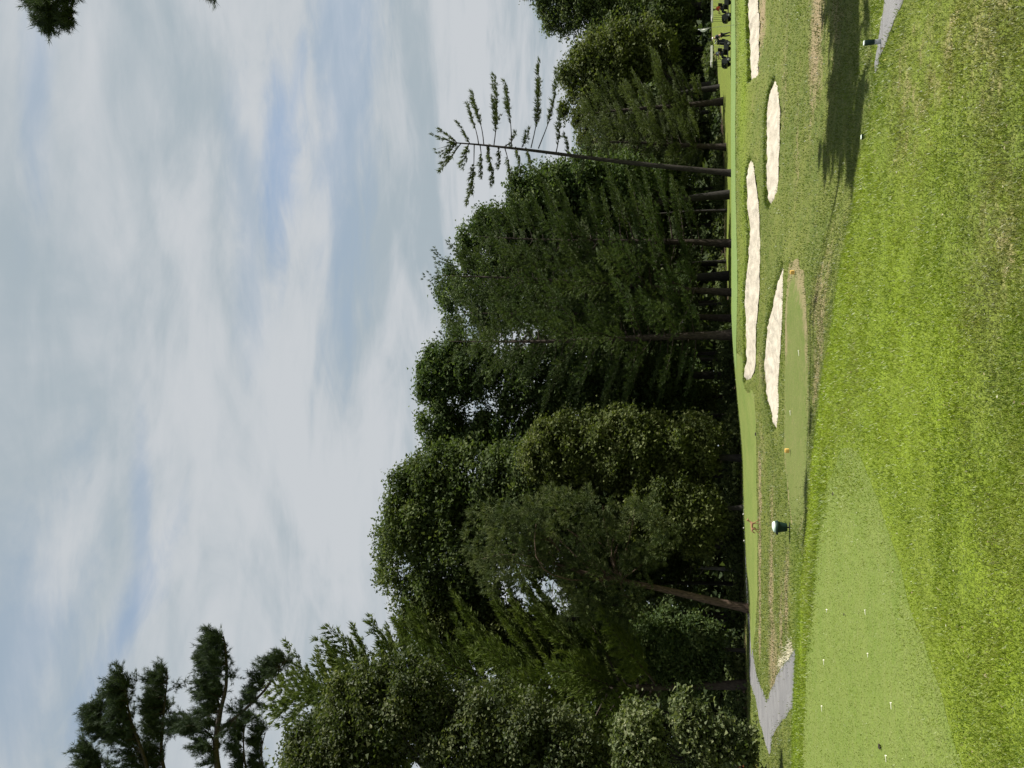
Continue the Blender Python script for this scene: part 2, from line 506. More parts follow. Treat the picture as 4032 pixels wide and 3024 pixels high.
def bark_mat(name, a, b, scale=3.0):
    m, t, out = new_mat(name)
    p = N(t, 'ShaderNodeBsdfPrincipled'); t.links.new(p.outputs[0], out.inputs[0])
    g = N(t, 'ShaderNodeNewGeometry')
    mp = N(t, 'ShaderNodeMapping'); mp.inputs['Scale'].default_value = (6, 6, 1.1); t.links.new(g.outputs['Position'], mp.inputs[0])
    n = N(t, 'ShaderNodeTexNoise', i_Scale=scale, i_Detail=6.0, i_Roughness=.65); t.links.new(mp.outputs[0], n.inputs['Vector'])
    t.links.new(mixc(t, smooth_n(t, n.outputs[0], .35, .68), a, b), p.inputs['Base Color'])
    p.inputs['Roughness'].default_value = .9; p.inputs['Specular IOR Level'].default_value = .2
    bp = N(t, 'ShaderNodeBump', i_Strength=.7, i_Distance=.05); t.links.new(n.outputs[0], bp.inputs['Height']); t.links.new(bp.outputs[0], p.inputs['Normal'])
    return m


BARK_PINE = bark_mat('pine_bark', (.022, .017, .014), (.072, .056, .046))
BARK_DARK = bark_mat('dark_bark', (.016, .013, .012), (.050, .042, .036))
BARK_RED = bark_mat('red_pine_bark', (.036, .024, .018), (.11, .076, .056))
BARK_OAK = bark_mat('oak_bark', (.013, .012, .011), (.038, .034, .030))
BARK_PALE = bark_mat('pale_bark', (.13, .125, .115), (.30, .29, .27))

OAK_DARK = leaf_mat('dark_oak_leaf', [(0, (.030, .048, .018)), (.55, (.066, .090, .030)), (1, (.110, .128, .046))])
OAK_OLIVE = leaf_mat('olive_oak_leaf', [(0, (.036, .052, .014)), (.5, (.082, .100, .028)), (.86, (.118, .132, .044)), (1, (.145, .155, .062))], rough=.68, spec=.18)
OAK_GLOSS = leaf_mat('glossy_oak_leaf', [(0, (.024, .038, .014)), (.5, (.056, .072, .026)), (.85, (.105, .118, .050)), (1, (.16, .168, .09))], rough=.6, spec=.25)
MAPLE = leaf_mat('fresh_green_leaf', [(0, (.026, .048, .018)), (.5, (.062, .092, .030)), (1, (.110, .136, .052))])
OAK_BRIGHT = leaf_mat('sun_painted_leaf', [(0, (.034, .052, .018)), (.5, (.090, .112, .042)), (.85, (.15, .165, .075)), (1, (.24, .25, .15))], rough=.6, spec=.25)  # strong sun on the low tree's leaves is put into these paler stops
PINE_DARK = leaf_mat('dark_pine_needle', [(0, (.020, .036, .015)), (.5, (.044, .066, .023)), (1, (.080, .102, .036))], trans=.22)
PINE_BRIGHT = leaf_mat('yellow_green_pine_needle', [(0, (.034, .054, .014)), (.5, (.070, .098, .022)), (1, (.11, .135, .034))], trans=.28)
PINE_OLIVE = leaf_mat('olive_pine_needle', [(0, (.032, .044, .018)), (.5, (.064, .082, .034)), (1, (.102, .122, .054))], trans=.25)
PINE_DEEP = leaf_mat('deep_olive_pine_needle', [(0, (.024, .038, .015)), (.5, (.060, .080, .028)), (1, (.108, .124, .050))], trans=.25)
PINE_GREY = leaf_mat('grey_green_pine_needle', [(0, (.020, .034, .020)), (.5, (.040, .058, .034)), (1, (.070, .090, .054))], trans=.2)
RUST = leaf_mat('rusty_leaf', [(0, (.09, .03, .015)), (.5, (.20, .065, .03)), (1, (.26, .11, .05))])
DRY_STRAW = leaf_mat('straw', [(0, (.30, .26, .17)), (1, (.62, .58, .46))], trans=.1)
BLADE = None


def grass_base(name, cols, dry_cols, lushcol, scale=1.0, streak=None, bump=.35):
    """cols: three greens; dry from the attribute 'dry', leaf litter from 'litter'"""
    m, t, out = new_mat(name)
    p = N(t, 'ShaderNodeBsdfPrincipled'); t.links.new(p.outputs[0], out.inputs[0])
    g = N(t, 'ShaderNodeNewGeometry')
    nA = N(t, 'ShaderNodeTexNoise', i_Scale=.55 * scale, i_Detail=5.0, i_Roughness=.6); t.links.new(g.outputs['Position'], nA.inputs['Vector'])
    nB = N(t, 'ShaderNodeTexNoise', i_Scale=4.0 * scale, i_Detail=5.0, i_Roughness=.7); t.links.new(g.outputs['Position'], nB.inputs['Vector'])
    nC = N(t, 'ShaderNodeTexNoise', i_Scale=38.0 * scale, i_Detail=3.0, i_Roughness=.7); t.links.new(g.outputs['Position'], nC.inputs['Vector'])
    c = mixc(t, smooth_n(t, nA.outputs[0], .35, .66), cols[0], cols[1])
    c = mixc(t, smooth_n(t, nB.outputs[0], .42, .70), c, cols[2])
    c = mixc(t, attr(t, 'lush'), c, lushcol)
    dn = math_n(t, 'ADD', attr(t, 'dry'), math_n(t, 'MULTIPLY', math_n(t, 'SUBTRACT', nB.outputs[0], .5), 1.5))
    dn = math_n(t, 'ADD', dn, math_n(t, 'MULTIPLY', math_n(t, 'SUBTRACT', nA.outputs[0], .5), .9))
    dmask = smooth_n(t, dn, .30, .95)
    dcol = mixc(t, nC.outputs[0], dry_cols[0], dry_cols[1])
    c = mixc(t, dmask, c, dcol)
    lit = mixc(t, smooth_n(t, nB.outputs[0], .35, .65), (.045, .030, .020), (.11, .075, .05))
    c = mixc(t, attr(t, 'litter'), c, lit)
    fine = smooth_n(t, nC.outputs[0], .30, .72, .58, 1.32)
    c = mixc(t, 1.0, c, fine, 'MULTIPLY')
    t.links.new(c, p.inputs['Base Color'])
    p.inputs['Roughness'].default_value = .85; p.inputs['Specular IOR Level'].default_value = .15
    bp = N(t, 'ShaderNodeBump', i_Strength=bump, i_Distance=.03); t.links.new(nC.outputs[0], bp.inputs['Height'])
    bp2 = N(t, 'ShaderNodeBump', i_Strength=bump, i_Distance=.10); t.links.new(nB.outputs[0], bp2.inputs['Height']); t.links.new(bp.outputs[0], bp2.inputs['Normal'])
    t.links.new(bp2.outputs[0], p.inputs['Normal'])
    return m


TAN = ((.17, .13, .075), (.26, .21, .12))
M_GROUND = grass_base('rough_grass', ((.074, .100, .018), (.104, .124, .024), (.118, .126, .036)), TAN, (.130, .182, .012))
M_NEARTEE = grass_base('tee_grass', ((.108, .152, .028), (.126, .164, .036), (.134, .164, .044)), TAN, (.10, .15, .02), scale=1.6, bump=.2)
M_FARTEE = grass_base('worn_tee_grass', ((.088, .116, .026), (.105, .128, .034), (.118, .130, .040)), ((.145, .125, .060), (.20, .17, .09)), (.10, .15, .02), bump=.15)
M_GREEN = grass_base('putting_grass', ((.120, .185, .052), (.135, .195, .060), (.140, .19, .06)), TAN, (.11, .17, .05), bump=.04)
M_FAIR = grass_base('fairway_grass', ((.105, .145, .032), (.135, .165, .042), (.125, .155, .04)), TAN, (.11, .16, .03), bump=.1)


def sand_mat():
    m, t, out = new_mat('bunker_sand')
    p = N(t, 'ShaderNodeBsdfPrincipled'); t.links.new(p.outputs[0], out.inputs[0])
    g = N(t, 'ShaderNodeNewGeometry')
    a = N(t, 'ShaderNodeTexNoise', i_Scale=2.2, i_Detail=6.0, i_Roughness=.65); t.links.new(g.outputs['Position'], a.inputs['Vector'])
    b = N(t, 'ShaderNodeTexNoise', i_Scale=60.0, i_Detail=3.0); t.links.new(g.outputs['Position'], b.inputs['Vector'])
    c = mixc(t, smooth_n(t, a.outputs[0], .3, .7), (.31, .28, .225), (.40, .365, .30))
    c = mixc(t, 1.0, c, smooth_n(t, b.outputs[0], .2, .8, .86, 1.1), 'MULTIPLY')
    t.links.new(c, p.inputs['Base Color']); p.inputs['Roughness'].default_value = .95; p.inputs['Specular IOR Level'].default_value = .1
    bp = N(t, 'ShaderNodeBump', i_Strength=.9, i_Distance=.10); t.links.new(a.outputs[0], bp.inputs['Height'])
    t.links.new(bp.outputs[0], p.inputs['Normal'])
    return m


def asphalt_mat():
    m, t, out = new_mat('worn_asphalt')
    p = N(t, 'ShaderNodeBsdfPrincipled'); t.links.new(p.outputs[0], out.inputs[0])
    g = N(t, 'ShaderNodeNewGeometry')
    a = N(t, 'ShaderNodeTexNoise', i_Scale=.9, i_Detail=6.0, i_Roughness=.6); t.links.new(g.outputs['Position'], a.inputs['Vector'])
    b = N(t, 'ShaderNodeTexNoise', i_Scale=90.0, i_Detail=3.0, i_Roughness=.8); t.links.new(g.outputs['Position'], b.inputs['Vector'])
    v = N(t, 'ShaderNodeTexVoronoi', feature='DISTANCE_TO_EDGE', i_Scale=.8); t.links.new(g.outputs['Position'], v.inputs['Vector'])
    c = mixc(t, smooth_n(t, a.outputs[0], .3, .7), (.112, .112, .116), (.158, .157, .158))
    c = mixc(t, 1.0, c, smooth_n(t, b.outputs[0], .25, .75, .68, 1.30), 'MULTIPLY')
    c = mixc(t, smooth_n(t, v.outputs[0], .0, .012, .55, 0), c, (.05, .048, .045))
    t.links.new(c, p.inputs['Base Color']); p.inputs['Roughness'].default_value = .85
    bp = N(t, 'ShaderNodeBump', i_Strength=.5, i_Distance=.01); t.links.new(b.outputs[0], bp.inputs['Height']); t.links.new(bp.outputs[0], p.inputs['Normal'])
    return m


M_SAND = sand_mat()
M_ASPHALT = asphalt_mat()
M_STONE = plain('dull_stone', (.30, .29, .26), .9)

# ------------------------------------------------------------------ ground
TREE_T = np.array([sx(2850, y) for y in (3300, 2900, 2500, 2100, 1700, 1400, 1250, 1000, 700, 500, 300, 100, -300)])
TREE_D = np.array([47, 49, 52, 53.5, 56, 60, 78, 88, 90, 93, 104, 117, 120])


def zones(x, y):
    t = x / np.maximum(y, .5)
    td = np.interp(t, TREE_T, TREE_D)
    front = sstep(y, 1, 3)
    litter = sstep(y - td, -1.0, 2.2) * front
    dry = np.zeros_like(x); lush = np.zeros_like(x)

    def blob(X, Y, wx, wy, amt, arr, D=None):
        c = ground_hit(X, Y) if D is None else at(X, Y, D)[:2]
        arr[:] = np.maximum(arr, amt * np.exp(-(((x - c[0]) / wx) ** 2 + ((y - c[1]) / wy) ** 2)))
    # browned streaks
    blob(3215, 60, 3.6, 1.6, .95, dry); blob(3225, 230, 2.2, 1.1, .6, dry); blob(3000, 60, 3.2, 1.0, .8, dry); blob(3090, 330, 4, .8, .55, dry)
    blob(3140, 560, 3, .7, .5, dry); blob(3300, 40, 2.4, 1.2, .55, dry)
    blob(3045, 2620, 2.6, 3.0, .95, dry); blob(3035, 2350, 3.2, 2.2, .75, dry); blob(3095, 2350, 1.8, 1.0, .8, dry); blob(3075, 2470, 2.2, 1.2, .7, dry)
    blob(3040, 2050, 2.5, 2.2, .55, dry); blob(2990, 1450, 1.6, 1.2, .5, dry); blob(3010, 1480, 1.4, 1.4, .6, dry); blob(3000, 1780, 2., 1.8, .45, dry)
    for Y in range(1850, 2560, 110): blob(2992, Y, 1.3, 1.0, .95, dry)
    for Y in range(0, 560, 90): blob(2874, Y, 2.6, 2.2, .8, dry, D=67)
    blob(3230, 1300, 2., .8, .7, dry); blob(3215, 1480, 1.4, .7, .75, dry); blob(3222, 1150, 1.6, .8, .6, dry)
    # the near ground: brown band right, livelier band in the middle
    for X, Y, w in ((3560, 330, .55), (3620, 420, .6), (3660, 300, .6), (3560, 520, .55), (3760, 190, .5), (3900, 90, .6), (3960, 900, .5), (3930, 780, .5), (3900, 420, .4)):
        blob(X, Y, w, w * 1.2, .46, dry)
    for X, Y, w in ((3350, 1150, 1.7), (3420, 950, 1.3), (3480, 1250, 1.3), (3600, 1400, 1.1), (3700, 1650, 1.0), (3800, 1900, .9), (3420, 1500, 1.3), (3550, 1750, 1.1), (3850, 2200, .8), (3900, 2500, .8), (3300, 1450, 1.4), (3700, 1250, .7), (3750, 1450, .7)):
        blob(X, Y, w, w * 1.5, .9, lush)
    blob(2925, 100, 5, 1.4, .75, lush); blob(2928, 400, 4, 1.4, .7, lush); blob(2930, 800, 4, 1.4, .55, lush); blob(2925, 1150, 3, 1.2, .5, lush)
    blob(3150, 2300, 4, 2.0, .55, lush); blob(3150, 2750, 3, 2.0, .45, lush)
    cd_ = np.interp(np.clip(x / np.maximum(y, .5), -.62, .62), CREST_T, CREST_D)
    fgm = (1 - sstep(y, cd_ + .1, cd_ + .9)) * front
    lush = lush * np.where((y < 24) & (x > -4.5), fgm, 1)
    streak = fbm(x * .55 + y * .18, y * .9 - x * .30, 81, 4)
    base = (.74 + .75 * (streak - .5) + .30 * np.exp(-((y - cd_) / 1.6) ** 2)) * (1 - sstep(x, 1.3, 3.6) * .75) * (.35 + .65 * sstep(np.hypot(x, y), 5.2, 7.0))
    lush = np.maximum(lush * (1 - .0 * fgm), base * fgm)
    # far fairway to the right runs yellow green
    lush = np.maximum(lush, .35 * sstep(y, 66, 74) * (1 - sstep(y - td, -2, 0)) * front)
    return np.clip(dry, 0, 1), np.clip(lush * (.75 + .6 * (fbm(x * .8, y * .8, 9) - .25)), 0, 1), litter


def build_ground():
    th = np.concatenate([np.linspace(-180, -60, 25)[:-1], np.linspace(-60, -36, 25)[:-1], np.linspace(-36, 36, 331), np.linspace(36, 60, 25)[1:], np.linspace(60, 180, 25)[1:-1]])
    th = np.radians(th)
    r = [0.6]
    while r[-1] < 1200:
        q = r[-1]
        r.append(q + (max(.045, q * .012) if q < 13 else q * .0082 if q < 46 else q * .012 if q < 64 else q * .022 if q < 150 else q * .09))
    r = np.array(r)
    R, T = np.meshgrid(r, th, indexing='ij')
    x = R * np.sin(T); y = R * np.cos(T)
    z = h_ground(x.ravel(), y.ravel()).reshape(x.shape)
    xr_, yr_ = x.ravel(), y.ravel(); calm = np.ones(xr_.size); nb_ = np.hypot(xr_, yr_) < 22
    calm[nb_] = sstep(dist_poly(near_tee, xr_[nb_], yr_[nb_]), .05, .7)
    z += ((fbm(xr_ * 3, yr_ * 3, 21, 3) - .5) * .03 * calm).reshape(x.shape)
    xf, yf = x.ravel(), y.ravel(); zf = z.ravel()
    for P_ in (near_tee, far_tee, green, fairway, path_left, shade_path, path_right):
        lo, hi = P_.min(0), P_.max(0)
        m_ = (xf > lo[0]) & (xf < hi[0]) & (yf > lo[1]) & (yf < hi[1])
        ii = np.where(m_)[0]; ii = ii[inside(P_, xf[ii], yf[ii])]
        cell = np.maximum(np.hypot(xf[ii], yf[ii]) * .0125, .06)
        zf[ii] = np.minimum(zf[ii], h_base(xf[ii], yf[ii]) - .045 * sstep(dist_poly(P_, xf[ii], yf[ii]), cell * 1.2, cell * 2.4))
    z = zf.reshape(x.shape)
    nr, nt = x.shape
    V = np.stack([x, y, z], -1).reshape(-1, 3)
    i = np.arange(nr - 1)[:, None] * nt + np.arange(nt)[None, :]
    j = np.arange(nr - 1)[:, None] * nt + (np.arange(nt)[None, :] + 1) % nt
    F = np.stack([i, i + nt, j + nt, j], -1).reshape(-1, 4)
    V = np.vstack([V, [[0, 0, 0]]]); c = len(V) - 1
    k = np.arange(nt)
    T3 = np.stack([np.full(nt, c), k, (k + 1) % nt], -1)
    dry, lush, lit = zones(V[:, 0], V[:, 1])
    me = raw_mesh('ground', V, [F[:, ::-1], T3[:, ::-1]], True, {'dry': dry, 'lush': lush, 'litter': lit}, [M_GROUND])
    if me.polygons[100].normal.z < 0: me.flip_normals()
    link('ground', me, kind='structure')


build_ground()


def sheet(name, poly, mat, off, step, attrs_fn=None, bump=None, clipin=None):
    lo, hi = poly.min(0), poly.max(0)
    gx, gy = np.meshgrid(np.arange(lo[0], hi[0], step), np.arange(lo[1], hi[1], step))
    gx = gx.ravel() + rng.uniform(-.2, .2, gx.size) * step; gy = gy.ravel() + rng.uniform(-.2, .2, gy.size) * step
    m = inside(poly, gx, gy)
    gx, gy = gx[m], gy[m]
    dd = dist_poly(poly, gx, gy)
    m = dd > step * .35
    pts = [Vector((a, b)) for a, b in poly] + [Vector((a, b)) for a, b in zip(gx[m], gy[m])]
    n = len(poly)
    vs, es, fs, *_ = delaunay_2d_cdt(pts, [(k, (k + 1) % n) for k in range(n)], [], 1, 1e-5)
    P = np.array([(v.x, v.y) for v in vs])
    z = h_base(P[:, 0], P[:, 1]) + off
    d = dist_poly(poly, P[:, 0], P[:, 1])
    if bump: z = z + bump(P[:, 0], P[:, 1], d)
    V = np.column_stack([P, z])
    F = np.array([f for f in fs if len(f) == 3])
    a, b, c = V[F[:, 0]], V[F[:, 1]], V[F[:, 2]]
    nz = (b - a)[:, 0] * (c - a)[:, 1] - (b - a)[:, 1] * (c - a)[:, 0]
    F[nz < 0] = F[nz < 0][:, ::-1]
    at_ = attrs_fn(P[:, 0], P[:, 1], d) if attrs_fn else {}
    me = raw_mesh(name, V, [F], True, at_, [mat])
    return link(name, me, kind='structure')


def za(dryf=0., litf=0.):
    def f(x, y, d):
        return {'dry': np.full(len(x), dryf), 'lush': np.zeros(len(x)), 'litter': np.full(len(x), litf)}
    return f


def fartee_attr(x, y, d):
    side = sstep(fbm(x * .35, y * .35, 14), .30, .62)
    return {'dry': np.clip((.10 + .75 * side) * np.exp(-(d / (.25 + .5 * side)) ** 2) + .34 * fbm(x * .7, y * .9, 4), 0, 1), 'lush': np.zeros(len(x)), 'litter': np.zeros(len(x))}


sheet('tee_box', near_tee, M_NEARTEE, .002, .22, za(.05))
sheet('tee_box', far_tee, M_FARTEE, .006, .2, fartee_attr)
sheet('putting_green', green, M_GREEN, .012, .6, za())
sheet('fairway', fairway, M_FAIR, .006, .5, lambda x, y, d: {'dry': .1 + .25 * np.exp(-(d / .5) ** 2), 'lush': np.zeros(len(x)), 'litter': np.zeros(len(x))})
for poly, fe in BUNK:
    def sand_bump(x, y, d, fe=fe):
        df = dist_poly(fe, x, y, closed=False)
        return .10 * np.exp(-(df / .9) ** 2) * sstep(d, 0, .2) + (fbm(x * 2.6, y * 2.6, 31, 4) - .5) * .24 * sstep(d, 0, .35) + (fbm(x * 7, y * 7, 35, 2) - .5) * .05
    sheet('sand_bunker', poly, M_SAND, .015, .13, None, sand_bump)
sheet('cart_path', path_left, M_ASPHALT, .004, .3)
sheet('cart_path', shade_path, M_ASPHALT, .004, .5)
sheet('cart_path', path_right, M_ASPHALT, .004, .12)

# ------------------------------------------------------------------ grass blades


def blades(P, L, W, tint, dry, lean, near=True):
    """P roots (n,3)"""
    n = len(P)
    a = rng.uniform(0, 2 * PI, n)
    side = np.stack([np.cos(a), np.sin(a), np.zeros(n)], -1)
    b = rng.uniform(0, 2 * PI, n)
    ld = np.stack([np.cos(b), np.sin(b), np.zeros(n)], -1) * (L * lean)[:, None]
    up = np.zeros((n, 3)); up[:, 2] = L
    w = side * W[:, None] * .5
    if near:
        mid = P + up * .6 + ld * .38
        V = np.stack([P - w, P + w, mid - w * .8, mid + w * .8, P + up * .95 + ld], 1).reshape(-1, 3)
        o = np.arange(n)[:, None] * 5
        F4 = o + np.array([[0, 1, 3, 2]]); F3 = o + np.array([[2, 3, 4]])
        k = 5; F = [F4, F3]
    else:
        V = np.stack([P - w, P + w, P + up + ld], 1).reshape(-1, 3)
        F = [np.arange(n)[:, None] * 3 + np.array([[0, 1, 2]])]; k = 3
    return V, F, {'tint': np.repeat(tint, k), 'dry': np.repeat(dry, k)}


def blade_mat():
    m, t, out = new_mat('grass_blade')
    fresh = ramp(t, attr(t, 'tint'), [(0, (.056, .098, .011)), (.35, (.112, .168, .013)), (.75, (.160, .212, .014)), (1, (.20, .235, .035))])
    old = ramp(t, attr(t, 'tint'), [(0, (.060, .076, .024)), (.4, (.118, .126, .042)), (.8, (.205, .185, .080)), (1, (.40, .36, .23))])
    c = mixc(t, attr(t, 'dry'), fresh, old)
    p = N(t, 'ShaderNodeBsdfPrincipled'); t.links.new(c, p.inputs['Base Color']); p.inputs['Roughness'].default_value = .45; p.inputs['Specular IOR Level'].default_value = .4
    tr = N(t, 'ShaderNodeBsdfTranslucent'); t.links.new(mixc(t, 1.0, c, (1.25, 1.3, .7), 'MULTIPLY'), tr.inputs[0])
    mx = N(t, 'ShaderNodeMixShader'); mx.inputs[0].default_value = .42
    t.links.new(p.outputs[0], mx.inputs[1]); t.links.new(tr.outputs[0], mx.inputs[2]); t.links.new(mx.outputs[0], out.inputs[0])
    return m


M_BLADE = blade_mat()


def scatter_r(n, r0, r1, a0=-36, a1=36):
    u = rng.uniform(0, 1, n)
    r = r0 * (r1 / r0) ** u
    th = np.radians(rng.uniform(a0, a1, n))
    return r * np.sin(th), r * np.cos(th), r


def build_rough():
    x, y, r = scatter_r(330000, 3.8, 24)
    td = np.full(len(x), False)
    ed = dist_poly(near_tee, x, y) * np.where(inside(near_tee, x, y), -1, 1); tip = np.exp(-((x - tip_c[0]) ** 2 + (y - tip_c[1]) ** 2) / 1.2)
    k = (ed + rng.exponential(.26, len(x)) + tip * rng.exponential(.5, len(x)) > 0) & (dist_poly(path_right, x, y) * np.where(inside(path_right, x, y), -1, 1) + rng.exponential(.03, len(x)) > 0) & (dist_poly(path_left, x, y) * np.where(inside(path_left, x, y), -1, 1) + rng.exponential(.07, len(x)) > 0) & (dist_poly(far_tee, x, y) * np.where(inside(far_tee, x, y), -1, 1) + rng.exponential(.05, len(x)) > 0)
    x, y, r = x[k], y[k], r[k]
    dry, lush, lit = zones(x, y)
    clump = fbm(x * 2.2, y * 2.2, 41, 3); big = fbm(x * .55, y * .8, 43, 3)
    z = h_ground(x, y)
    dt = dist_poly(near_tee, x, y)
    beyond = (y > 13.0) & (x < 0)
    tall = np.exp(-(dt / .45) ** 2)
    L = (.018 + .024 * clump + .014 * rng.uniform(0, 1, len(x)) ** 3 + .035 * tall * beyond) * np.clip(r / 9, .85, 1.3)
    L *= 1 - .35 * sstep(r, 14, 22)
    L *= np.where(beyond, 1, .62 + .38 * sstep(dt, 0, .5))
    W = np.clip(.00135 * r, .0035, .022) * rng.uniform(.6, 1.1, len(x))
    tint = np.clip(.30 + .55 * (clump - .5) + .42 * lush + rng.normal(0, .15, len(x)), 0, .93)
    d = np.clip(dry * 1.0 + .55 * sstep(big, .52, .70) * (1 - lush) + (rng.uniform(0, 1, len(x)) < .04) * .7 + .22 * (x > 1.2) * (1 - lush) + .30 * sstep(fbm(x, y, 47), .35, .65) * (1 - sstep(r, 5.2, 6.6)), 0, 1)
    cdb = np.interp(np.clip(x / np.maximum(y, .5), -.62, .62), CREST_T, CREST_D); past = sstep(y, cdb + .3, cdb + 1.2)
    tint = tint * (1 - past) + (.12 + .35 * clump * rng.uniform(.4, 1, len(x))) * past; d = np.clip(d + .25 * past, 0, 1)
    pale = rng.uniform(0, 1, len(x)) < .0035
    tint = np.where(pale, 1.0, tint); d = np.where(pale, 1.0, d)
    lean = rng.uniform(.25, 1.25, len(x))
    P = np.stack([x, y, z - .004], -1)
    nr = r < 6.8
    V1, F1, A1 = blades(P[nr], L[nr], W[nr], tint[nr], d[nr], lean[nr], True)
    V2, F2, A2 = blades(P[~nr], L[~nr], W[~nr], tint[~nr], d[~nr], lean[~nr], False)
    F = F1 + [f + len(V1) for f in F2]
    me = raw_mesh('rough_grass', np.vstack([V1, V2]), F, False, {k_: np.concatenate([A1[k_], A2[k_]]) for k_ in A1}, [M_BLADE])
    link('grass', me, label='long green rough grass covering the ground in front of the camera', cat='grass', kind='stuff')
    # close mown tee
    x, y, r = scatter_r(60000, 5.6, 19, -34, 10)
    k = inside(near_tee, x, y); x, y, r = x[k], y[k], r[k]
    z = h_base(x, y) + .02
    cl = fbm(x * 3, y * 3, 51)
    L = (.005 + .005 * rng.uniform(0, 1, len(x))) * np.clip(r / 9, .9, 1.3)
    W = np.clip(.0012 * r, .004, .02)
    tint = np.clip(.60 + .45 * (cl - .5) + .25 * (fbm(x * 5, y * .7, 53) - .5) + rng.normal(0, .10, len(x)), 0, 1)
    V, F, A = blades(np.stack([x, y, z], -1), L, W, tint, np.clip(.28 + rng.normal(0, .12, len(x)), 0, 1), rng.uniform(.2, 1.1, len(x)), False)
    link('mown_grass', raw_mesh('mown_grass', V, F, False, A, [M_BLADE]), label='closely mown pale green grass on the near tee box', cat='grass', kind='stuff')
    # middle distance rough, and the ragged grass along bunker lips
    n = 150000
    r = 18 * (58 / 18) ** rng.uniform(0, 1, n); th = np.radians(rng.uniform(-33, 33, n)); x = r * np.sin(th); y = r * np.cos(th)
    fte = ground_hit(3150, 2060); ftr = ground_hit(3120, 1040)
    e_ = dist_poly(far_tee, x, y) * np.where(inside(far_tee, x, y), -1, 1)
    e_ += rng.exponential(.12, n) + rng.exponential(.9, n) * np.exp(-np.hypot(x - fte[0], y - fte[1]) / 1.6) + rng.exponential(.5, n) * np.exp(-np.hypot(x - ftr[0], y - ftr[1]) / 1.2)
    k = (dist_poly(path_left, x, y) * np.where(inside(path_left, x, y), -1, 1) + rng.exponential(.10, n) > 0) & ~(inside(green, x, y) | inside(fairway, x, y)) & (e_ > 0)
    for poly, fe in BUNK: k &= ~inside(poly, x, y)
    x, y, r = x[k], y[k], r[k]
    lipd = np.full(len(x), 9.)
    ex, ey = [], []
    for poly, fe in BUNK:
        q = len(fe); ii = rng.integers(0, q - 1, 2600); f = rng.uniform(0, 1, 2600)
        pp = fe[ii] * (1 - f)[:, None] + fe[ii + 1] * f[:, None] + np.stack([rng.normal(0, .06, 2600), np.abs(rng.normal(.05, .12, 2600))], -1)
        ex.append(pp[:, 0]); ey.append(pp[:, 1])
    nl = sum(map(len, ex)); nx = len(x)
    x = np.concatenate([x] + ex); y = np.concatenate([y] + ey); r = np.hypot(x, y)
    dry, lush, lit = zones(x, y)
    z = h_ground(x, y)
    cl = fbm(x * 1.6, y * 1.6, 61, 3)
    L = (.035 + .05 * cl) * rng.uniform(.6, 1.3, len(x)); L[nx:] = rng.uniform(.035, .125, nl)
    W = .0010 * r * rng.uniform(.7, 1.3, len(x))
    tint = np.clip(.16 + .5 * (cl - .5) + .3 * lush + rng.normal(0, .13, len(x)), 0, 1)
    d = np.clip(.30 + dry + rng.normal(0, .15, len(x)) - .5 * lush, 0, 1)
    V, F, A = blades(np.stack([x, y, z - .01], -1), L, W, tint, d, rng.uniform(.2, 1.0, len(x)), False)
    link('rough_grass', raw_mesh('valley_grass', V, F, False, A, [M_BLADE]), label='mottled rough grass between the tees, the bunkers and the green', cat='grass', kind='stuff')


build_rough()

# ------------------------------------------------------------------ trees


class Acc:
    def __init__(s): s.V = []; s.F = {}; s.n = 0; s.A = []

    def add(s, V, F, tint=None):
        V = np.asarray(V, np.float32)
        for f in F:
            f = np.asarray(f)
            if len(f): s.F.setdefault(f.shape[1], []).append(f + s.n)
        s.V.append(V); s.n += len(V)
        s.A.append(np.zeros(len(V)) if tint is None else tint)

    def mesh(s, name, mat, origin, smooth=False, tint=True):
        V = np.vstack(s.V) - np.asarray(origin, np.float32)
        return raw_mesh(name, V, [np.vstack(f) for f in s.F.values()], smooth, {'tint': np.concatenate(s.A)} if tint else None, [mat])


def tube(pts, rad, sides=7):
    pts = np.asarray(pts, float); n = len(pts); rad = np.asarray(rad, float)
    tg = np.gradient(pts, axis=0); tg = unit(tg)
    ref = np.where(np.abs(tg[:, 2:3]) > .9, np.array([[1., 0, 0]]), np.array([[0, 0, 1.]]))
    u = unit(np.cross(tg, ref)); v = np.cross(tg, u)
    a = np.linspace(0, 2 * PI, sides, endpoint=False)
    V = pts[:, None] + rad[:, None, None] * (np.cos(a)[None, :, None] * u[:, None] + np.sin(a)[None, :, None] * v[:, None])
    i = np.arange(n - 1)[:, None] * sides + np.arange(sides)[None]; j = np.arange(n - 1)[:, None] * sides + (np.arange(sides)[None] + 1) % sides
    F = np.stack([i, j, j + sides, i + sides], -1).reshape(-1, 4)
    return V.reshape(-1, 3), [F]


def leaves(P, Nrm, size, tint, tri=False):
    """one folded kite per leaf; a plain pointed leaf where it is too far off to tell"""
    n = len(P)
    if tri:
        a = unit(np.cross(Nrm, rng.normal(0, 1, (n, 3)))); b = np.cross(Nrm, a); s = size[:, None]
        V = np.stack([P - a * s * .42 - b * s * .40, P - a * s * .42 + b * s * .40, P + a * s * .58], 1).reshape(-1, 3)
        return V, [np.arange(n)[:, None] * 3 + np.array([[0, 1, 2]])], np.repeat(tint, 3)
    a = unit(np.cross(Nrm, rng.normal(0, 1, (n, 3)))); b = np.cross(Nrm, a)
    s = size[:, None]
    V = np.stack([P - a * s * .5, P + b * s * .32 + Nrm * s * .10, P + a * s * .5, P - b * s * .32 + Nrm * s * .10], 1).reshape(-1, 3)
    F = np.arange(n)[:, None] * 4 + np.array([[0, 1, 2, 3]])
    return V, [F], np.repeat(tint, 4)


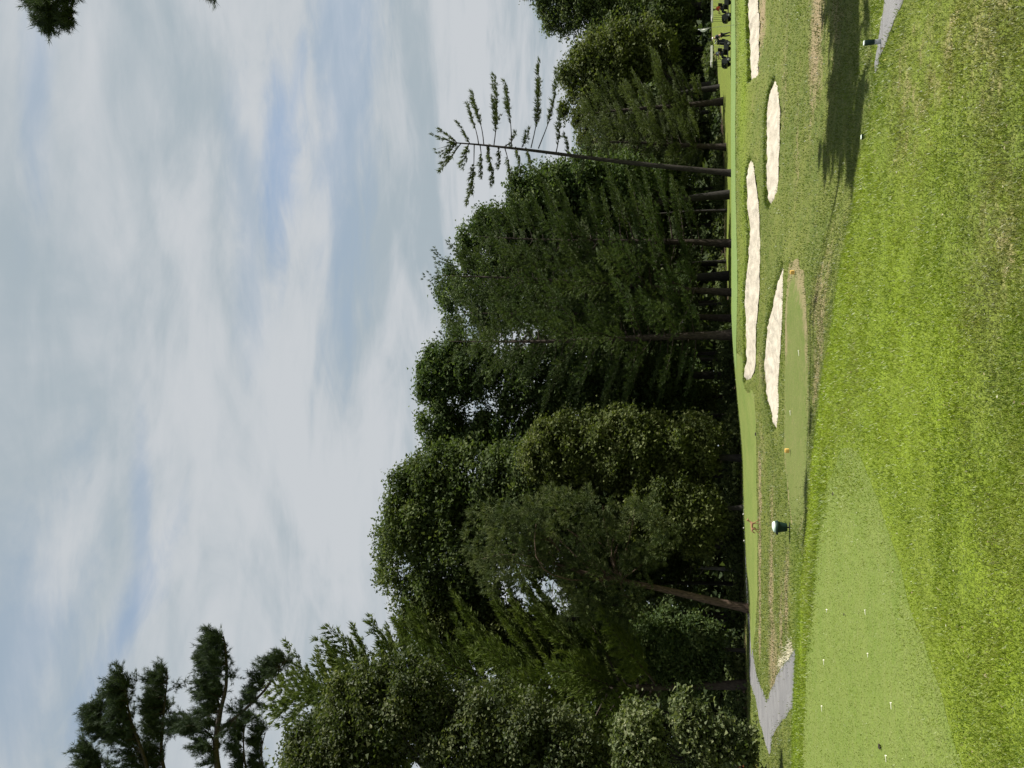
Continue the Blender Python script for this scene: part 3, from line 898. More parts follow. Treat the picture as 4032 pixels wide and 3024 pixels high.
def needles(P, D, k, length, width, spread, tint):
    """k thin triangles from every point, roughly along D"""
    n = len(P)
    d = np.repeat(D, k, 0) + rng.normal(0, spread, (n * k, 3)); d = unit(d)
    p = np.repeat(P, k, 0) + rng.normal(0, length * .12, (n * k, 3))
    s = unit(np.cross(d, rng.normal(0, 1, (n * k, 3)))) * (width * .5)
    L = length * rng.uniform(.65, 1.2, (n * k, 1))
    V = np.stack([p - s, p + s, p + d * L], 1).reshape(-1, 3)
    F = np.arange(n * k)[:, None] * 3 + np.array([[0, 1, 2]])
    t = np.clip(np.repeat(tint, k) + rng.normal(0, .13, n * k), 0, 1)
    return V, [F], np.repeat(t, 3)


def foot(X, Y, D):
    p = at(X, Y, D); p[2] = float(h_base(np.array([p[0]]), np.array([D]))[0]) - .15
    return p


def box_ell(box, D):
    X0, X1, Y0, Y1 = box
    c = at((X0 + X1) / 2, (Y0 + Y1) / 2, D)
    s = scale_at(D, c[2])
    top = at(X0, (Y0 + Y1) / 2, D)[2]; bot = at(X1, (Y0 + Y1) / 2, D)[2]
    return c, np.array(((Y1 - Y0) / 2 * s, min((Y1 - Y0) / 2 * s, 5.5) * .85, (top - bot) / 2))


def limb(acc, a, b, r0, r1, sag=.12, n=7, sides=6):
    t = np.linspace(0, 1, n)[:, None]
    d = b - a; L = np.linalg.norm(d)
    off = rng.normal(0, 1, 3) * L * .12
    p = a + d * t + np.array((0, 0, 1)) * (np.sin(t * PI) * L * sag) + off * np.sin(t * PI) + rng.normal(0, .012, (n, 3)) * L * np.sin(t * PI)
    V, F = tube(p, r0 + (r1 - r0) * np.linspace(0, 1, n) ** .8, sides)
    acc.add(V, F)
    return p


def broadleaf(label, base, D, boxes, n_leaf, leaf, mat, bark=BARK_OAK, r=.35, lobes=30, lobe_r=(.17, .30), group=None, needle=False, name='broadleaf_tree', lean_to=None, hollow=.0, flat=.8, cat='tree', trunk_pts=None, core=.30, limbf=.45, limb0=.33):
    b0 = foot(base[0], base[1], D)
    ells = [box_ell(bx, D + (bx[4] if len(bx) > 4 else 0)) if len(bx) == 4 else box_ell(bx[:4], D + bx[4]) for bx in boxes]
    vol = np.array([np.cbrt(np.prod(e[1])) ** 2 for e in ells]); vol /= vol.sum()
    wood = Acc(); crown = Acc()
    top = max(ells, key=lambda e: e[0][2])
    if trunk_pts is None:
        c = top[0].copy(); c[2] += top[1][2] * .25
        t = np.linspace(0, 1, 12)[:, None]
        tp = b0 + (c - b0) * np.concatenate([t ** 1.6, t ** 1.6, t], 1)
        tp[:, :2] += np.sin(t * 7 + D) * .12 * np.linalg.norm(c - b0) * .05
    else:
        tp = np.vstack([b0[None], np.array([at(*q) for q in trunk_pts])]); tp = spline(tp, False, 4)
    nn = len(tp)
    rad = r * (1 - .8 * np.linspace(0, 1, nn) ** 1.1); rad[0] *= 1.35; rad[1] *= 1.08
    wood.add(*tube(tp, rad, 9))
    for (c, e), w in zip(ells, vol):
        nl = max(4, int(lobes * w))
        R = rng.uniform(*lobe_r, nl) * float(np.cbrt(np.prod(e)))
        Q = np.zeros((nl, 3))
        for q in range(nl):
            cand = rng.uniform(-1, 1, (24, 3))
            nrm = (np.abs(cand) ** 2.25).sum(1) ** (1 / 2.25)
            cand = cand / np.maximum(nrm, 1e-6)[:, None] * rng.uniform(.30 + hollow * .4, 1, (24, 1)) ** .45
            cand[:, 1] = np.where(rng.uniform(0, 1, 24) < .5, -np.abs(cand[:, 1]), cand[:, 1])
            if q: 
                dm = np.linalg.norm((cand[:, None] - Q[None, :q]) * np.array((1, .6, 1)), axis=2).min(1)
                Q[q] = cand[np.argmax(dm)]
            else: Q[q] = cand[0]
        R = R * rng.uniform(.7, 1.15, nl)
        L = c + Q * np.maximum(e - R[:, None] * .8, e * .25) * rng.uniform(.86, 1.10, (nl, 1))
        # limbs reach the lobes
        for q in rng.permutation(nl)[:max(2, int(nl * limbf))]:
            k = int(np.clip(np.searchsorted(tp[:, 2], L[q][2] - np.linalg.norm(L[q][:2] - tp[nn // 2][:2]) * .7) - rng.integers(0, 4), int(nn * limb0), nn - 2))
            limb(wood, tp[k], L[q], rad[k] * .42, .025, .05, 8, 6)
        nc = int(core * n_leaf * w / 20)
        if nc and not needle:
            cp = unit(rng.normal(0, 1, (nc, 3))) * rng.uniform(0, .86, (nc, 1)) ** (1 / 2.2) * e + c
            pts = np.repeat(cp, 20, 0) + rng.normal(0, 1, (nc * 20, 3)) * np.array((1, 1, .6)) * leaf * 2.2
            V, F, T = leaves(pts, unit(np.array((0, -.2, .6)) + rng.normal(0, .6, (nc * 20, 3))), leaf * rng.uniform(.8, 1.5, nc * 20), np.clip(np.repeat(rng.normal(.42, .14, nc), 20) + rng.normal(0, .15, nc * 20), 0, 1), True)
            crown.add(V, F, T)
        per = n_leaf * w * (R ** 2) / (R ** 2).sum()
        for q in range(nl):
            ns = max(5, int(per[q] / 26))
            sd_ = unit(rng.normal(0, 1, (ns, 3))); out = unit((L[q] - c) / e)
            sd_ = unit(sd_ + out * .45 + np.array((0, 0, .28)))
            sp = L[q] + sd_ * R[q] * rng.triangular(.45, .95, 1.28, ns)[:, None] * np.array((1, 1, flat))
            m = int(max(3, per[q] / ns))
            ltint = rng.normal(0, .10)
            if needle:
                tnt = np.clip(.5 + ltint * 1.3 + rng.normal(0, .22, ns), 0, 1)
                pts = np.repeat(sp, max(2, m // 9), 0) + rng.normal(0, .11, (ns * max(2, m // 9), 3))
                V, F, T = needles(pts, np.repeat(unit(sd_ + np.array((0, 0, .5))), max(2, m // 9), 0), 9, leaf[0], leaf[1], .42, np.repeat(tnt, max(2, m // 9)))
            else:
                stint = rng.normal(0, .14, ns)
                pts = np.repeat(sp, m, 0) + rng.normal(0, 1, (ns * m, 3)) * np.array((.9, .9, .55)) * max(.22, leaf * 1.7)
                nr_ = unit(np.repeat(sd_, m, 0) * .5 + np.array((0, 0, .55)) + rng.normal(0, .55, (ns * m, 3)))
                tnt = np.clip(.46 + ltint + np.repeat(stint, m) + rng.normal(0, .17, ns * m), 0, 1)
                V, F, T = leaves(pts, nr_, leaf * rng.uniform(.65, 1.3, ns * m), tnt, D > 48)
            crown.add(V, F, T)
    o = empty(name, b0, label, cat, group)
    link('trunk', wood.mesh('trunk', bark, b0, True, False), o)
    link('crown', crown.mesh('crown', mat, b0), o)
    return o


def plume_branch(crown, wood, p0, h, L, asc, curve, r0, needle, width, k=7, bare=.22, side_l=.34, step=.34, wiggle=.05, gaps=.08):
    """one pine branch: a bare inner part, then a flat plume of needle bunches"""
    n = max(5, int(L / .5)); s = np.linspace(0, 1, n)[:, None]
    up = np.array((0, 0, 1.0)); sidev = np.cross(h, up)
    p = p0 + h * L * s + up * L * (asc * s + curve * s ** 2) + sidev * L * wiggle * np.sin(s * 5 + p0[2]) * s
    wood.add(*tube(p, r0 * (1 - .88 * s[:, 0]), 5))
    m = max(2, int(L * (1 - bare) / step))
    t = np.linspace(bare, 1, m)
    idx = t * (n - 1); i0 = np.clip(idx.astype(int), 0, n - 2); f = (idx - i0)[:, None]
    q = p[i0] * (1 - f) + p[i0 + 1] * f
    tg = unit(p[i0 + 1] - p[i0])
    PP, DD, TT = [], [], []
    bt = .5 + rng.normal(0, .12)
    for sgn in (-1, 1):
        ln = (side_l * L * (1 - t) ** .8 * np.minimum(1, (t - bare) / .12 + .25) + .28) * rng.uniform(.6, 1.15, m)
        dr = unit(tg * .75 + sgn * sidev * rng.uniform(.5, 1.0, (m, 1)) + up * rng.uniform(-.08, .22, (m, 1)))
        c = np.maximum(1, (ln / .20).astype(int))
        for a in range(m):
            if rng.uniform() < gaps: continue
            u = (np.arange(c[a]) + 1) / c[a]
            PP.append(q[a] + dr[a] * (ln[a] * u)[:, None]); DD.append(np.repeat(unit(dr[a] + up * .45)[None], c[a], 0)); TT.append(np.full(c[a], bt + rng.normal(0, .08)) + .12 * u)
    PP.append(q); DD.append(unit(tg + up * .5)); TT.append(np.full(m, bt))
    PP = np.vstack(PP); DD = np.vstack(DD); TT = np.concatenate(TT)
    V, F, T = needles(PP + rng.normal(0, .04, PP.shape), DD, k, needle, width, .34, TT)
    crown.add(V, F, T)
    return p


def pine(label, base, D, apex, half_px, mat, bark=BARK_PINE, r=.28, clear=.14, nb=60, asc=(.0, .35), curve=.12, group='white pines of the tree line', droop=0.0, needle=.26, width=.045, prof=.75, name='pine_tree', k=7, bias=None, side_l=.34):
    b0 = foot(base[0], base[1], D); a0 = at(apex[0], apex[1], D)
    H = a0[2] - b0[2]
    wood, crown = Acc(), Acc()
    t = np.linspace(0, 1, 14)[:, None]
    tp = b0 + (a0 - b0) * t; tp[:, 0] += np.sin(t[:, 0] * 5 + D) * .12
    rad = r * (1 - .93 * t[:, 0]); rad[0] *= 1.3
    wood.add(*tube(tp, rad, 9))
    s = scale_at(D, b0[2] + H * .5)
    Lm = half_px * s
    az = rng.uniform(0, 6)
    for i in range(nb):
        u = clear + (1 - clear) * ((i + rng.uniform(0, .8)) / nb)
        az += 2.399 + rng.normal(0, .25)
        p0 = b0 + (a0 - b0) * u
        ur = (u - clear) / (1 - clear)
        L = Lm * (np.interp(ur, [0, .18, .45, .8, 1], [.72, 1, .94, .58, .24]) if prof is None else (1 - ur) ** prof * .95 + .08) * rng.uniform(.62, 1.12)
        h = np.array((math.cos(az), math.sin(az), 0))
        if bias is not None:
            h = unit(h + np.array(bias) * .6)
        a_ = rng.uniform(*asc) + .25 * ur
        plume_branch(crown, wood, p0, h, max(L, .5), a_ - droop * (1 - ur), curve, max(.018, .10 * L / 5) * (1 - .5 * ur) * .6, needle, width, k, side_l=side_l)
    o = empty(name, b0, label, 'tree', group)
    link('trunk', wood.mesh('trunk', bark, b0, True, False), o)
    link('crown', crown.mesh('crown', mat, b0), o)
    return o


# --- left edge: a tall pine standing outside the picture whose limbs reach in against the sky
def bunch_limb(crown, wood, pts, D, r0, dens, spread, nl=.19, nw=.019, upw=.75, k=12, thin=1.0):
    P = spline(np.array([at(x, y, d) for x, y, d in pts]), False, 6)
    n = len(P)
    wood.add(*tube(P, r0 * (1 - .85 * np.linspace(0, 1, n)), 6))
    PP, DD = [], []
    for _ in range(dens):
        t = rng.uniform(.14, 1) ** .85
        i = min(int(t * (n - 1)), n - 2); p = P[i]
        tg = unit(P[i + 1] - P[i])
        d = unit(tg * rng.uniform(.2, .9) + rng.normal(0, .55, 3) + np.array((0, 0, upw)))
        L = spread * rng.uniform(.35, 1.0) * (1.05 - .45 * t)
        s = np.linspace(0, 1, 5)[:, None]
        q = p + d * L * s + np.array((0, 0, .22 * L)) * s ** 2 + rng.normal(0, .03, (5, 3)) * s
        wood.add(*tube(q, np.linspace(.020, .006, 5) * thin, 4))
        # twigs with bottle-brush bunches
        for s_ in (.45, .62, .8, 1.0):
            b = q[0] + (q[-1] - q[0]) * s_ + rng.normal(0, .05 * thin, 3)
            for __ in range(3):
                dd = unit(d * .6 + rng.normal(0, .5, 3) + np.array((0, 0, .65)))
                m = rng.integers(2, 5)
                for w in range(m):
                    PP.append(b + dd * (.13 * thin * w)); DD.append(dd)
    PP = np.array(PP); DD = np.array(DD)
    V, F, T = needles(PP, DD, k, nl, nw, .45, np.clip(.45 + rng.normal(0, .15, len(PP)), 0, 1))
    crown.add(V, F, T)


def left_pine():
    D = 27.0
    b0 = foot(2990, 3420, D)
    wood, crown = Acc(), Acc()
    tp = np.array([b0, at(2300, 3330, D), at(1500, 3260, D), at(900, 3220, D), at(420, 3200, D), at(150, 3180, D)]); tp = spline(tp, False, 5)
    wood.add(*tube(tp, .36 * (1 - .75 * np.linspace(0, 1, len(tp))), 10))
    d = D
    # upper mass
    bunch_limb(crown, wood, [(560, 3205, d), (470, 3120, d - .3), (390, 3030, d - .5), (350, 2950, d - .6)], D, .09, 62, 1.05)
    # middle mass with its curving limb
    bunch_limb(crown, wood, [(640, 3215, d), (590, 3060, d - .4), (560, 2960, d - .6), (520, 2850, d - .8), (500, 2760, d - 1), (490, 2690, d - 1)], D, .10, 86, 1.15)
    bunch_limb(crown, wood, [(700, 3215, d + .4), (640, 3000, d + .3), (640, 2860, d + .2), (650, 2760, d), (660, 2660, d)], D, .09, 92, 1.2)
    bunch_limb(crown, wood, [(560, 2960, d - .6), (470, 2900, d - .8), (410, 2850, d - .9), (395, 2800, d - 1)], D, .05, 48, .9)
    # third limb, dark trunk-like, forking
    bunch_limb(crown, wood, [(900, 3225, d - .5), (858, 3030, d - .8), (850, 2920, d - .9), (868, 2800, d - 1.0), (890, 2700, d - 1.1), (890, 2580, d - 1.2), (880, 2505, d - 1.2)], D, .15, 66, .95)
    bunch_limb(crown, wood, [(855, 2880, d - .9), (945, 2810, d - 1.0), (1040, 2720, d - 1.1), (1085, 2650, d - 1.1), (1135, 2590, d - 1.2)], D, .08, 34, .75, upw=.6)
    bunch_limb(crown, wood, [(850, 2920, d - .9), (800, 2870, d - .9), (760, 2860, d - .9), (690, 2850, d - .9)], D, .05, 28, .7)
    bunch_limb(crown, wood, [(868, 2800, d - 1), (850, 2720, d - 1), (840, 2620, d - 1), (835, 2550, d - 1)], D, .05, 36, .8)
    # lower mass behind
    bunch_limb(crown, wood, [(1050, 3230, d + .6), (980, 3060, d + .6), (960, 2960, d + .5), (965, 2860, d + .5), (1000, 2830, d + .5)], D, .06, 30, .8)
    bunch_limb(crown, wood, [(1100, 3230, d + .8), (1050, 3080, d + .8), (1030, 2960, d + .8), (1050, 2870, d + .8)], D, .06, 26, .7)
    o = empty('pine_tree', b0, 'tall pine at the left edge with bristly dark limbs reaching across the sky', 'tree')
    link('trunk', wood.mesh('trunk', BARK_PINE, b0, True, False), o)
    link('crown', crown.mesh('crown', PINE_GREY, b0), o)


left_pine()


# --- right edge: pine outside the picture, one branch tip hanging in
def right_pine():
    D = 19.8
    b0 = foot(3180, -1060, D)
    wood, crown = Acc(), Acc()
    tp = spline(np.array([b0, at(2000, -900, D), at(1200, -820, D), at(700, -760, D), at(330, -710, D), at(200, -690, D)]), False, 5)
    wood.add(*tube(tp, np.interp(np.linspace(0, 1, len(tp)), [0, .45, .6, 1], [.28, .14, .04, .02]), 9))
    kw = dict(nl=.19, nw=.018, k=11, thin=.85)
    bunch_limb(crown, wood, [(470, -725, D), (320, -320, D - .4), (250, -130, D - .6), (228, -20, D - .7), (205, 40, D - .8), (180, 80, D - .8)], D, .06, 38, .62, upw=.1, **kw)
    bunch_limb(crown, wood, [(330, -280, D - .4), (288, -100, D - .5), (285, 10, D - .5), (282, 70, D - .6)], D, .03, 20, .40, upw=.0, **kw)
    bunch_limb(crown, wood, [(300, -230, D - .4), (215, -100, D - .4), (160, -30, D - .4), (145, 20, D - .5)], D, .02, 10, .36, upw=.0, **kw)
    bunch_limb(crown, wood, [(1030, -800, D), (910, -300, D - .3), (850, -90, D - .4), (842, -22, D - .4)], D, .04, 5, .25, upw=.2, **kw)
    for q in range(26):
        X = rng.uniform(1480, 2150); u = np.interp(X, [330, 700, 1200, 2000], [-710, -760, -820, -900])
        L = np.interp(X, [1400, 1750], [150, 460]) * rng.uniform(.6, 1.05); side = rng.choice([-1, 1])
        e = min(u + side * L, -500)
        bunch_limb(crown, wood, [(X, u, D), (X - 40, (u + e) / 2, D + rng.uniform(-1.2, 1.2)), (X - 60, e, D + rng.uniform(-3.2, 3.8))], D, .05, 15, 1.4, nl=.34, nw=.075, k=4)
    o = empty('pine_tree', b0, 'pine whose drooping branch tip alone hangs into the top right sky', 'tree')
    link('trunk', wood.mesh('trunk', BARK_PINE, b0, True, False), o)
    link('crown', crown.mesh('crown', PINE_GREY, b0), o)


right_pine()

# --- left trees
broadleaf('large glossy leaved oak filling the left edge beneath the dark pine limbs', (3010, 3260), 32, [(1090, 1600, 2760, 3260), (1300, 1820, 2580, 2960), (1650, 2200, 2690, 3180), (2000, 2420, 2790, 3200)], 76000, .17, OAK_GLOSS, r=.4, lobes=110, lobe_r=(.20, .32))
broadleaf('low bright leaved young tree beside the fork of the cart path', (3033, 3075), 27, [(2415, 2620, 2770, 3090), (2650, 2790, 2750, 2900), (2690, 2830, 2900, 3090), (2790, 2890, 2830, 2960), (2860, 2975, 2895, 3010)], 24000, .15, OAK_BRIGHT, r=.10, lobes=44, lobe_r=(.26, .42), core=.05)
pine('broad yellow green pine with steep ascending boughs behind the glossy oak', (2915, 2700), 52, (1110, 2735), 420, PINE_BRIGHT, r=.27, clear=.16, nb=130, asc=(.25, .62), curve=.12, group=None, prof=.42, needle=.42, width=.085, k=10, side_l=.44)
broadleaf('low dark teal tree under the boughs of the yellow green pine', (2912, 2560), 53, [(2480, 2740, 2400, 2640), (2560, 2840, 2560, 2760), (2600, 2870, 2430, 2620)], 26000, .19, MAPLE, r=.14, lobes=44, lobe_r=(.22, .34))
broadleaf('olive treetop between the yellow green pine and the tall rounded oak', (2915, 2440), 57, [(1540, 1900, 2340, 2590), (1750, 2300, 2380, 2640)], 26000, .23, OAK_OLIVE, r=.3, lobes=44, lobe_r=(.2, .32))
broadleaf('large dark oak with the tallest rounded crown of the tree line', (2922, 2140), 59, [(1480, 1990, 1880, 2440), (1555, 2150, 1725, 2100), (1850, 2450, 1710, 2300), (1580, 2050, 2230, 2510), (2150, 2700, 1760, 2250), (1520, 1900, 1800, 2200)], 105000, .26, OAK_DARK, r=.5, lobes=190, lobe_r=(.19, .30), core=.4)
broadleaf('leaning reddish trunked pine with a bushy crown, left of the green bin', (2938, 2397), 49, [(1820, 2200, 1940, 2330), (2030, 2440, 1900, 2250), (2150, 2600, 2150, 2490), (2380, 2680, 1930, 2250)], 105000, (.27, .040), PINE_DEEP, bark=BARK_RED, r=.27, lobes=120, lobe_r=(.22, .33), needle=True, limbf=.25, limb0=.6, name='pine_tree', trunk_pts=[(2800, 2365, 49), (2600, 2318, 49), (2440, 2285, 49), (2250, 2240, 49), (2050, 2170, 49)])
broadleaf('small leaved olive green tree right behind the mown strip', (2920, 1800), 55, [(2050, 2420, 1630, 1920), (2250, 2650, 1600, 1920), (2500, 2850, 1630, 1900)], 62000, .20, OAK_OLIVE, r=.22, lobes=90, lobe_r=(.20, .30))
broadleaf('low rounded tree between the olive green tree and the leaning pine', (2922, 2000), 53, [(2450, 2780, 1880, 2150), (2620, 2860, 1930, 2200)], 24000, .20, OAK_OLIVE, r=.16, lobes=40, lobe_r=(.22, .34))
broadleaf('open crowned oak with sky showing round a bare crooked limb', (2902, 1480), 67, [(1648, 1800, 1370, 1600), (1660, 1815, 1540, 1790), (1670, 1980, 1310, 1560), (1850, 2450, 1330, 1640), (1830, 2300, 1590, 1820), (1690, 2000, 1630, 1820), (2300, 2750, 1350, 1720), (1780, 1900, 1480, 1580)], 66000, .27, MAPLE, r=.34, lobes=130, lobe_r=(.22, .33), core=.35, limbf=.16, limb0=.5,
          trunk_pts=[(2500, 1475, 67), (2280, 1490, 67), (2130, 1520, 67), (2030, 1590, 67), (1950, 1650, 67)])
# --- pines standing along the back of the green
pine('tall white pine with long flat plumes behind the left end of the green', (2892, 1325), 58, (1770, 1345), 320, PINE_DARK, r=.33, clear=.105, nb=98, asc=(-.06, .16), curve=.14, prof=None, width=.06, k=8, side_l=.40)
pine('white pine with a dark upright trunk close beside the long plumed pine', (2882, 1256), 63, (1800, 1225), 290, PINE_DARK, r=.27, clear=.105, nb=86, asc=(-.08, .18), curve=.16, prof=None, width=.06, k=8, side_l=.40)
pine('dense dark pine behind the middle of the long bunker', (2877, 1146), 61, (1715, 1085), 340, PINE_DARK, r=.27, clear=.105, nb=96, asc=(.0, .3), curve=.16, prof=.55, width=.06, k=9, side_l=.42)
pine('dark pine with drooping lower boughs left of the leaning bare pine', (2873, 965), 64, (1880, 930), 320, PINE_DARK, r=.31, clear=.105, nb=98, asc=(-.1, .16), curve=.12, prof=None, width=.06, k=8, side_l=.42)
broadleaf('tall green broadleaf tree rising behind the dark pines', (2872, 1080), 80, [(1715, 2100, 1000, 1340), (1770, 2250, 820, 1100), (1900, 2450, 900, 1280), (2200, 2600, 850, 1200)], 50000, .30, MAPLE, r=.4, lobes=96, lobe_r=(.18, .28))
broadleaf('green broadleaf tree whose crown touches the left boughs of the leaning pine', (2868, 770), 77, [(1830, 2150, 790, 960), (1960, 2420, 640, 900), (2100, 2620, 600, 860)], 46000, .28, MAPLE, r=.36, lobes=84, lobe_r=(.19, .30))


# --- the leaning pine behind the green
def leaning_pine():
    D = 60.0
    b0 = foot(2886, 684, D)
    wood, crown = Acc(), Acc()
    key = [(2700, 664), (2500, 643), (2380, 629), (2240, 611), (2100, 593), (1985, 580), (1880, 569), (1800, 563), (1758, 561)]
    tp = spline(np.vstack([b0[None], np.array([at(x, y, D) for x, y in key])]), False, 4)
    rad = np.interp(np.linspace(0, 1, len(tp)), [0, .05, .5, .85, 1], [.34, .21, .125, .06, .02])
    wood.add(*tube(tp, rad, 9))
    br = [((1795, 564), (1738, 549), .2), ((1795, 564), (1733, 588), -.2), ((1800, 564), (1755, 605), .6), ((1790, 564), (1726, 535), .3), ((1800, 563), (1753, 511), -.4), ((1850, 567), (1803, 482), .5), ((1885, 570), (1832, 405), -.3), ((1905, 570), (1888, 376), .4), ((1945, 572), (1953, 329), -.5),
          ((2014, 577), (1990, 350), .3), ((2091, 582), (2105, 294), -.3), ((2120, 585), (2173, 311), .6), ((2190, 600), (2178, 462), .4),
          ((1790, 564), (1729, 640), .2), ((1815, 564), (1759, 676), -.5), ((1845, 566), (1797, 652), .5), ((1867, 568), (1856, 793), -.3), ((1890, 570), (1868, 700), .5), ((1915, 571), (1903, 700), .4),
          ((1960, 574), (1967, 658), -.5), ((1985, 575), (2003, 693), .3), ((2030, 578), (2050, 660), .5), ((2055, 580), (2070, 520), -.5), ((2240, 606), (2205, 540), .6), ((2300, 615), (2290, 700), -.4), ((2400, 628), (2370, 540), .5),
          ((2330, 618), (2330, 560), .8), ((1925, 571), (1940, 610), -1.2), ((2070, 581), (2085, 640), 1.4), ((1990, 575), (2010, 540), -1.2)]
    for (s, e, dd) in br:
        p0 = at(s[0], s[1], D); p1 = at(e[0], e[1], D - dd)
        v = p1 - p0; L = np.linalg.norm(v[:2]); v[2] += rng.normal(0, .35); v[:2] *= rng.uniform(.94, 1.14); L = np.linalg.norm(v[:2]); h = unit(np.array((v[0], v[1], 0)))
        rise = v[2] / max(L, .1)
        plume_branch(crown, wood, p0, h, L, rise - .12 + rng.normal(0, .05), .12, .05, .34, .062, 10, bare=rng.uniform(.18, .42) if L > 2.5 else .10, side_l=rng.uniform(.12, .32), step=.17, wiggle=rng.uniform(-.16, .16), gaps=.38)
    o = empty('leaning_pine', b0, 'tall leaning pine with a bare trunk and sparse side boughs behind the green', 'tree')
    link('trunk', wood.mesh('trunk', BARK_DARK, b0, True, False), o)
    link('crown', crown.mesh('crown', PINE_OLIVE, b0), o)


leaning_pine()
# --- right hand trees beyond the fairway
pine('olive pine with pale lower boughs at the edge of the far fairway', (2852, 395), 92, (2280, 455), 200, PINE_OLIVE, r=.40, clear=.14, nb=74, asc=(-.05, .25), curve=.12, prof=None, needle=.36, width=.08, group='pines by the far fairway', k=8, side_l=.42)
pine('pale boughed pine just right of the leaning pine trunk', (2860, 575), 86, (2300, 560), 200, PINE_OLIVE, r=.34, clear=.16, nb=70, asc=(.0, .28), curve=.12, prof=None, needle=.36, width=.08, group='pines by the far fairway', k=8, side_l=.42)
broadleaf('olive crowned oak above the far fairway, right of the leaning pine', (2830, 330), 106, [(2195, 2560, 130, 430), (2290, 2680, 90, 330), (2185, 2560, 330, 500), (2270, 2650, 450, 640)], 46000, .38, OAK_OLIVE, r=.45, lobes=90, lobe_r=(.18, .28))
broadleaf('tall dark tree with the highest crown over the golf carts', (2802, 20), 124, [(2045, 2330, -220, 60), (2110, 2500, -120, 150), (2300, 2680, -240, 180)], 44000, .38, OAK_DARK, r=.55, lobes=84, lobe_r=(.18, .28))
broadleaf('dark low branched tree behind the flagstick', (2806, 190), 122, [(2270, 2680, 20, 300), (2480, 2750, -60, 280)], 26000, .38, OAK_DARK, r=.45, lobes=50, lobe_r=(.2, .30))

# --- trees further back that close the gaps; their trunks show under the crowns
BACK = [  # base X, Y, D, crown box, leaves, material, label, bark
    (2925, 2560, 66, (1950, 2800, 2420, 2760), 11000, OAK_DARK, 'shaded oak seen between the yellow green pine and the leaning bushy pine', BARK_OAK),
    (2925, 2245, 62, (2150, 2790, 2080, 2400), 10000, OAK_DARK, 'pale trunked tree in the shade behind the leaning bushy pine', BARK_PALE),
    (2925, 2050, 72, (2100, 2830, 1880, 2240), 10000, OAK_DARK, 'shaded tree behind the green bin', BARK_OAK),
    (2920, 1880, 70, (2050, 2800, 1700, 2060), 10000, OAK_DARK, 'shaded tree behind the low rounded tree', BARK_OAK),
    (2912, 1640, 76, (2000, 2840, 1480, 1800), 11000, OAK_DARK, 'dark tree filling the gap under the open crowned oak', BARK_OAK),
    (2905, 1560, 72, (2250, 2830, 1420, 1680), 9000, MAPLE, 'smaller green tree under the limb of the open crowned oak', BARK_OAK),
    (2880, 1390, 84, (2050, 2760, 1230, 1540), 9000, OAK_DARK, 'dark tree behind the long plumed pine', BARK_OAK),
    (2868, 1190, 96, (1980, 2760, 1040, 1340), 9000, OAK_DARK, 'dark tree far behind the pair of pine trunks', BARK_OAK),
    (2862, 1040, 100, (1980, 2760, 880, 1200), 9000, OAK_DARK, 'dark tree beyond the dense pine', BARK_OAK),
    (2862, 880, 98, (2080, 2770, 740, 1030), 9000, OAK_DARK, 'dark tree right of the pine with drooping boughs', BARK_OAK),
    (2860, 740, 96, (2200, 2780, 590, 880), 9000, MAPLE, 'mid green tree just left of the leaning pine trunk', BARK_OAK),
    (2852, 480, 108, (2330, 2790, 360, 640), 8000, OAK_DARK, 'dark tree between the two olive pines', BARK_OAK),
    (2822, 250, 124, (2400, 2760, 120, 420), 8000, OAK_DARK, 'dark tree between the far fairway and the olive oak', BARK_OAK),
    (2800, -120, 128, (2200, 2740, -320, 40), 8000, OAK_DARK, 'dark tree beyond the second golf cart', BARK_OAK),
    (2935, 2880, 56, (1700, 2820, 2680, 3080), 12000, OAK_DARK, 'shaded oak behind the low bright leaved tree', BARK_OAK),
]
for X, Y, D, bx, nl, mt, lb, bk in BACK:
    broadleaf(lb, (X, Y), D, [bx], nl, .0046 * D, mt, bark=bk, r=.0024 * D, lobes=34, lobe_r=(.2, .34), group='shaded trees of the wood')

# bare trunks standing in the shade of the wood
TR = [(2918, 2300, 60, .16, 'thin dark trunk beside the leaning bushy pine'), (2920, 2480, 58, .13, 'thin dark trunk in the shade left of the leaning bushy pine'), (2915, 1990, 66, .2, 'dark straight trunk in the wood behind the green bin'),
      (2916, 1850, 68, .12, 'thin trunk in the wood behind the rounded low tree'), (2862, 1195, 80, .15, 'slim dark trunk between the two straight pines'), (2858, 1030, 86, .18, 'dark trunk beyond the dense pine'), (2858, 830, 84, .17, 'dark trunk left of the leaning pine'),
      (2836, 440, 104, .30, 'stout dark trunk under the olive pines'), (2846, 345, 100, .42, 'stout brown trunk at the edge of the far fairway'), (2806, 120, 126, .4, 'dark trunk behind the flag'), (2800, 60, 124, .35, 'dark trunk behind the golf carts'),
      (2905, 1720, 72, .15, 'thin trunk under the olive green tree'), (2930, 2830, 54, .16, 'thin dark trunk behind the cart path'), (2870, 1420, 78, .2, 'dark trunk behind the left end of the green')]
